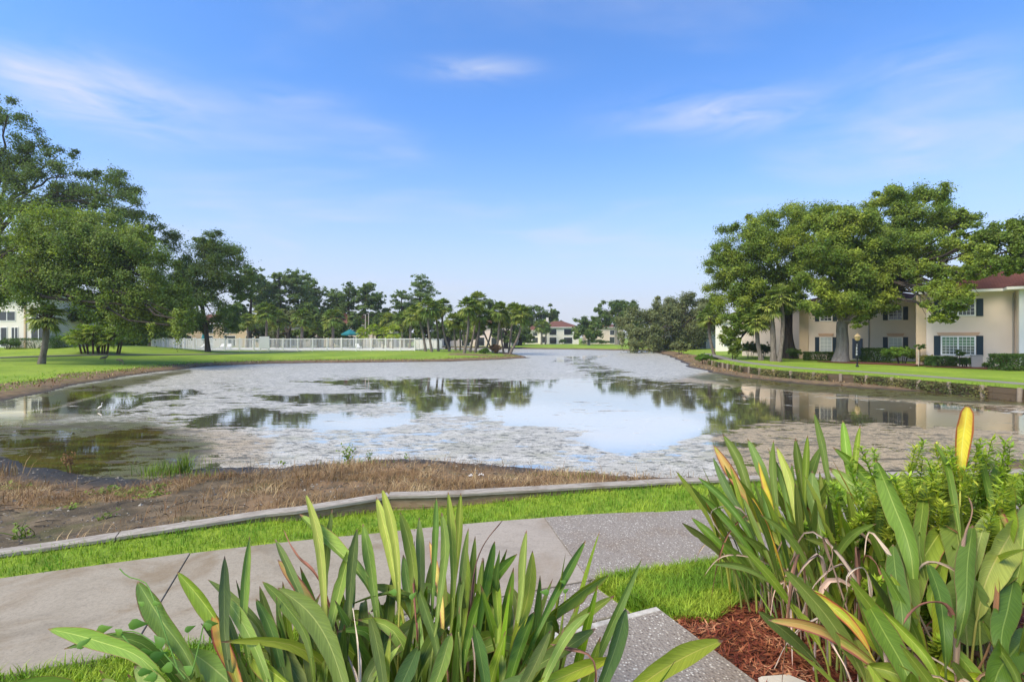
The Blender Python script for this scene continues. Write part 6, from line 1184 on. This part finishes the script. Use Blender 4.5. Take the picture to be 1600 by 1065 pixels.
for pts in ([(120, 1012), (160, 995), (200, 985), (235, 1000), (265, 1030), (290, 1060)], [(187, 888), (200, 900), (225, 908), (238, 930), (245, 950), (262, 1000), (280, 1050)], [(190, 990), (215, 1020), (240, 1045), (260, 1070)], [(300, 1050), (310, 1010), (318, 975)]):
    g.tube(spline([P(x, y, 2.42 - (y - 765) / 300 * .82 - .11) - off for x, y in pts], 16), .0022, 5)
g.build('stem', MT['vine'], vn)

# ------------------------------------------------------------------ plants and scraps on the near bank
def bankG(px, py):
    z = -.25
    for _ in range(12): p = G(px, py, z); z = gz(p[0], p[1])
    return A(p[0], p[1], z)
def stalk(name, label, px, py, h, nst, nleaf, lw, mat, seed, spread=.12, smat='bark_dark', group=None, low=.2, cat='weed'):
    b = bankG(px, py); rs = np.random.default_rng(seed); root = empty(name, b, label, cat, group); st = Geo(); cs, ns = [], []
    for k in range(nst):
        e = A(rs.normal() * spread, rs.normal() * spread, h * rs.uniform(.6, 1.0)); c = spline([(rs.normal() * .02, rs.normal() * .02, -.02), e * .5 + rs.normal(size=3) * .03, e], 8); st.tube(c, np.linspace(.006, .002, 8), 4, False)
        q = rs.uniform(low, 1, nleaf // nst); cs.append(np.stack([np.interp(q, np.linspace(0, 1, 8), c[:, i]) for i in range(3)], -1) + rs.normal(size=(len(q), 3)) * lw * .45); ns.append(unit(rs.normal(size=(len(q), 3)) + A(0, -.4, .6)))
    st.build('stem', MT[smat], root); v, f = leaves(np.vstack(cs), np.vstack(ns), lw, lw * .45, rs); g = Geo(); g.add(v, f); g.build('foliage', MT[mat], root)
stalk('dead_shrub', 'dry brown curled weed standing on the dark mud at left', 109, 738, .40, 6, 110, .055, 'dead_weed', 1, .07, 'dead_weed', low=.5)
stalk('bank_weed', 'tall leafy green weed at the water edge, centre left', 545, 722, .40, 6, 110, .07, 'weed', 2, .10, 'weed', low=.25)
stalk('bank_weed', 'slim weed with thin stem right of the leafy one', 577, 722, .30, 3, 30, .05, 'weed', 3, .05, 'weed', low=.2)
stalk('bank_weed', 'single green seedling with a bare stem on the straw', 443, 756, .36, 1, 9, .06, 'weed', 4, .02, 'dead_weed', low=.9)
stalk('bank_weed', 'green seedling at the waterline near the middle', 637, 720, .18, 1, 8, .06, 'weed', 5, .02, 'weed', low=.7)
stalk('bank_weed', 'tiny green weed on the dirt beside the timber cap', 160, 812, .10, 4, 26, .05, 'weed', 6, .08, 'weed')
stalk('bank_weed', 'green sprig by the timber cap at the left edge', 38, 840, .20, 6, 36, .06, 'weed', 7, .07, 'weed')
def runner(label, px, py, w, dep_, n, seed):
    b = bankG(px, py); rs = np.random.default_rng(seed); root = empty('creeping_weed', b, label, 'weed', 'creeping weeds on the bare bank'); k = 14; c = np.c_[rs.uniform(-w, w, k), rs.uniform(-dep_, dep_, k)]; pick = rs.integers(0, k, n); xy = c[pick] + rs.normal(size=(n, 2)) * .06
    z = tz(xy[:, 0] + b[0], xy[:, 1] + b[1]) - b[2] + rs.uniform(.01, .07, n); v, f = leaves(np.c_[xy, z], unit(rs.normal(size=(n, 3)) * .5 + A(0, -.2, 1)), .05, .035, rs); g = Geo(); g.add(v, f); g.build('foliage', MT['weed'], root)
    st = Geo()
    for q in range(k - 1): p0, p1 = c[q], c[q + 1]; st.tube([(p0[0], p0[1], gz(*(p0 + b[:2])) - b[2] + .01), (p1[0], p1[1], gz(*(p1 + b[:2])) - b[2] + .012)], .003, 4, False)
    st.build('stem', MT['weed'], root)
runner('bright creeping weed patch on the dirt, left of centre', 195, 769, .42, .22, 260, 31); runner('smaller creeping weed right of the bright patch', 232, 775, .2, .12, 60, 32); runner('creeping weed at the left edge below the dry shrub', 12, 763, .3, .2, 70, 33); runner('small creeping weed close to the timber at left', 110, 795, .06, .05, 14, 34)
def tuft(label, px, py, n, h, w, seed, mat='weed', spr=.3):
    b = bankG(px, py); rs = np.random.default_rng(seed); root = empty('grass_tuft', b, label, 'grass tuft', 'grass tufts along the waterline'); C_ = []
    for k in range(n):
        o = A(rs.normal() * spr, rs.normal() * spr * .5, 0); o[2] = gz(o[0] + b[0], o[1] + b[1]) - b[2] - .01; H = h * rs.uniform(.4, 1.1); a = rs.uniform(0, 6.28); d = A(math.cos(a), math.sin(a), 0); s_ = A(-math.sin(a), math.cos(a), 0) * w * .5; L = H * rs.uniform(.1, .7); m = o + d * L * .4 + A(0, 0, H * .65); t = o + d * L + A(0, 0, H); C_ += [o - s_, o + s_, m + s_ * .8, m - s_ * .8, t]
    i = np.arange(n) * 5; g = Geo(); g.add(C_, np.stack([i, i + 1, i + 2, i + 3], -1)); g.f.append(np.stack([i + 3, i + 2, i + 4], -1)); g.mi.append(0); stuff(g.build('blades', MT[mat], root))
tuft('broad green grass tuft at the waterline, left', 262, 742, 240, .30, .011, 41, 'weed', .30); tuft('taller upright grass tuft right of the broad one', 288, 738, 60, .42, .012, 42, 'weed', .07); tuft('low dull tuft between the grass tufts and the straw', 310, 745, 70, .16, .010, 43, 'oak_olive', .2); tuft('dry brown tuft at the left edge of the mud', 3, 742, 60, .30, .010, 44, 'straw', .15); tuft('green fringe at the waterline below the leafy weed', 560, 724, 120, .12, .01, 45, 'weed', .35); tuft('yellow green tuft before the timber right of centre', 905, 745, 120, .10, .010, 46, 'weed', .35)
rs = np.random.default_rng(55)
STALKS = [(395, 745, .42, 'dry stalk on the straw, level with the left end of the leafy clump'), (412, 760, .5, 'tallest bare dry stalk, in the straw above the timber bend'), (498, 742, .36, 'dry stalk left of the leafy green waterline weed'), (530, 740, .30, 'short dry stalk in front of the leafy green weed'), (605, 740, .30, 'dry stalk right of the slim green weed, above the cap joint'), (318, 786, .34, 'lone dry stalk in the middle of the bare dirt'), (225, 770, .25, 'dry stalk sticking out of the bright creeping weed patch'), (30, 790, .3, 'dry stalk near the left edge above the timber'), (520, 752, .34, 'dry stalk in thick straw below the leafy weed'), (566, 738, .24, 'tiny dry stalk between the leafy weed and the slim weed'), (660, 742, .2, 'short dry stalk left of the two white scraps'), (258, 800, .2, 'little dry stalk on dirt just above the timber cap')]
for k, (x, y, h, lab) in enumerate(STALKS):
    b = bankG(x, y); g = Geo()
    for q in range(2): a = rs.normal(size=2) * .05; c = spline([(0, 0, -.03), (a[0], a[1], h * .5), (a[0] * 2.2 + .02, a[1] * 2, h * (1 - q * .25))], 8); g.tube(c, np.linspace(.004, .0016, 8), 4)
    for q in range(3): g.tube([A(*c[3 + q]), A(*c[3 + q]) + A(rs.normal() * .05, rs.normal() * .04, .05)], [.002, .001], 4)
    o = g.build('dead_stalk', MT['dead_weed' if k % 2 else 'bark_dark']); o.location = b; tag(o, lab, 'stalk', 'dry stalks on the near bank')
for lab, x, y in (('left one of two white scraps on the bank before the timber', 735, 745), ('right one of two white scraps on the bank before the timber', 752, 744)):
    b = bankG(x, y); g = Geo(); u = rs.normal(size=(4, 4)) * .012; v = [(-.04 + .027 * i + u[i, j], (j - 1.5) * .018, .012 + abs(u[j, i]) * 2.0) for i in range(4) for j in range(4)]; g.add(v, [[i * 4 + j, i * 4 + j + 1, i * 4 + j + 5, i * 4 + j + 4] for i in range(3) for j in range(3)]); o = g.build('paper_scrap', MT['paper']); o.location = b; tag(o, lab, 'scrap', 'white scraps on the bank')

# ------------------------------------------------------------------ air
hz_g = Geo(); hz_g.box(-420, 420, -60, 420, -6, 40); hm = bpy.data.materials.new('humid_air'); hm.use_nodes = True; hn = hm.node_tree; hn.nodes.clear()
ho = hn.nodes.new('ShaderNodeOutputMaterial'); hv = hn.nodes.new('ShaderNodeVolumePrincipled'); hv.inputs['Density'].default_value = HAZE; hv.inputs['Color'].default_value = (.93, .96, 1, 1); hv.inputs['Anisotropy'].default_value = .25; hn.links.new(hv.outputs[0], ho.inputs['Volume'])
stuff(hz_g.build('haze', hm))
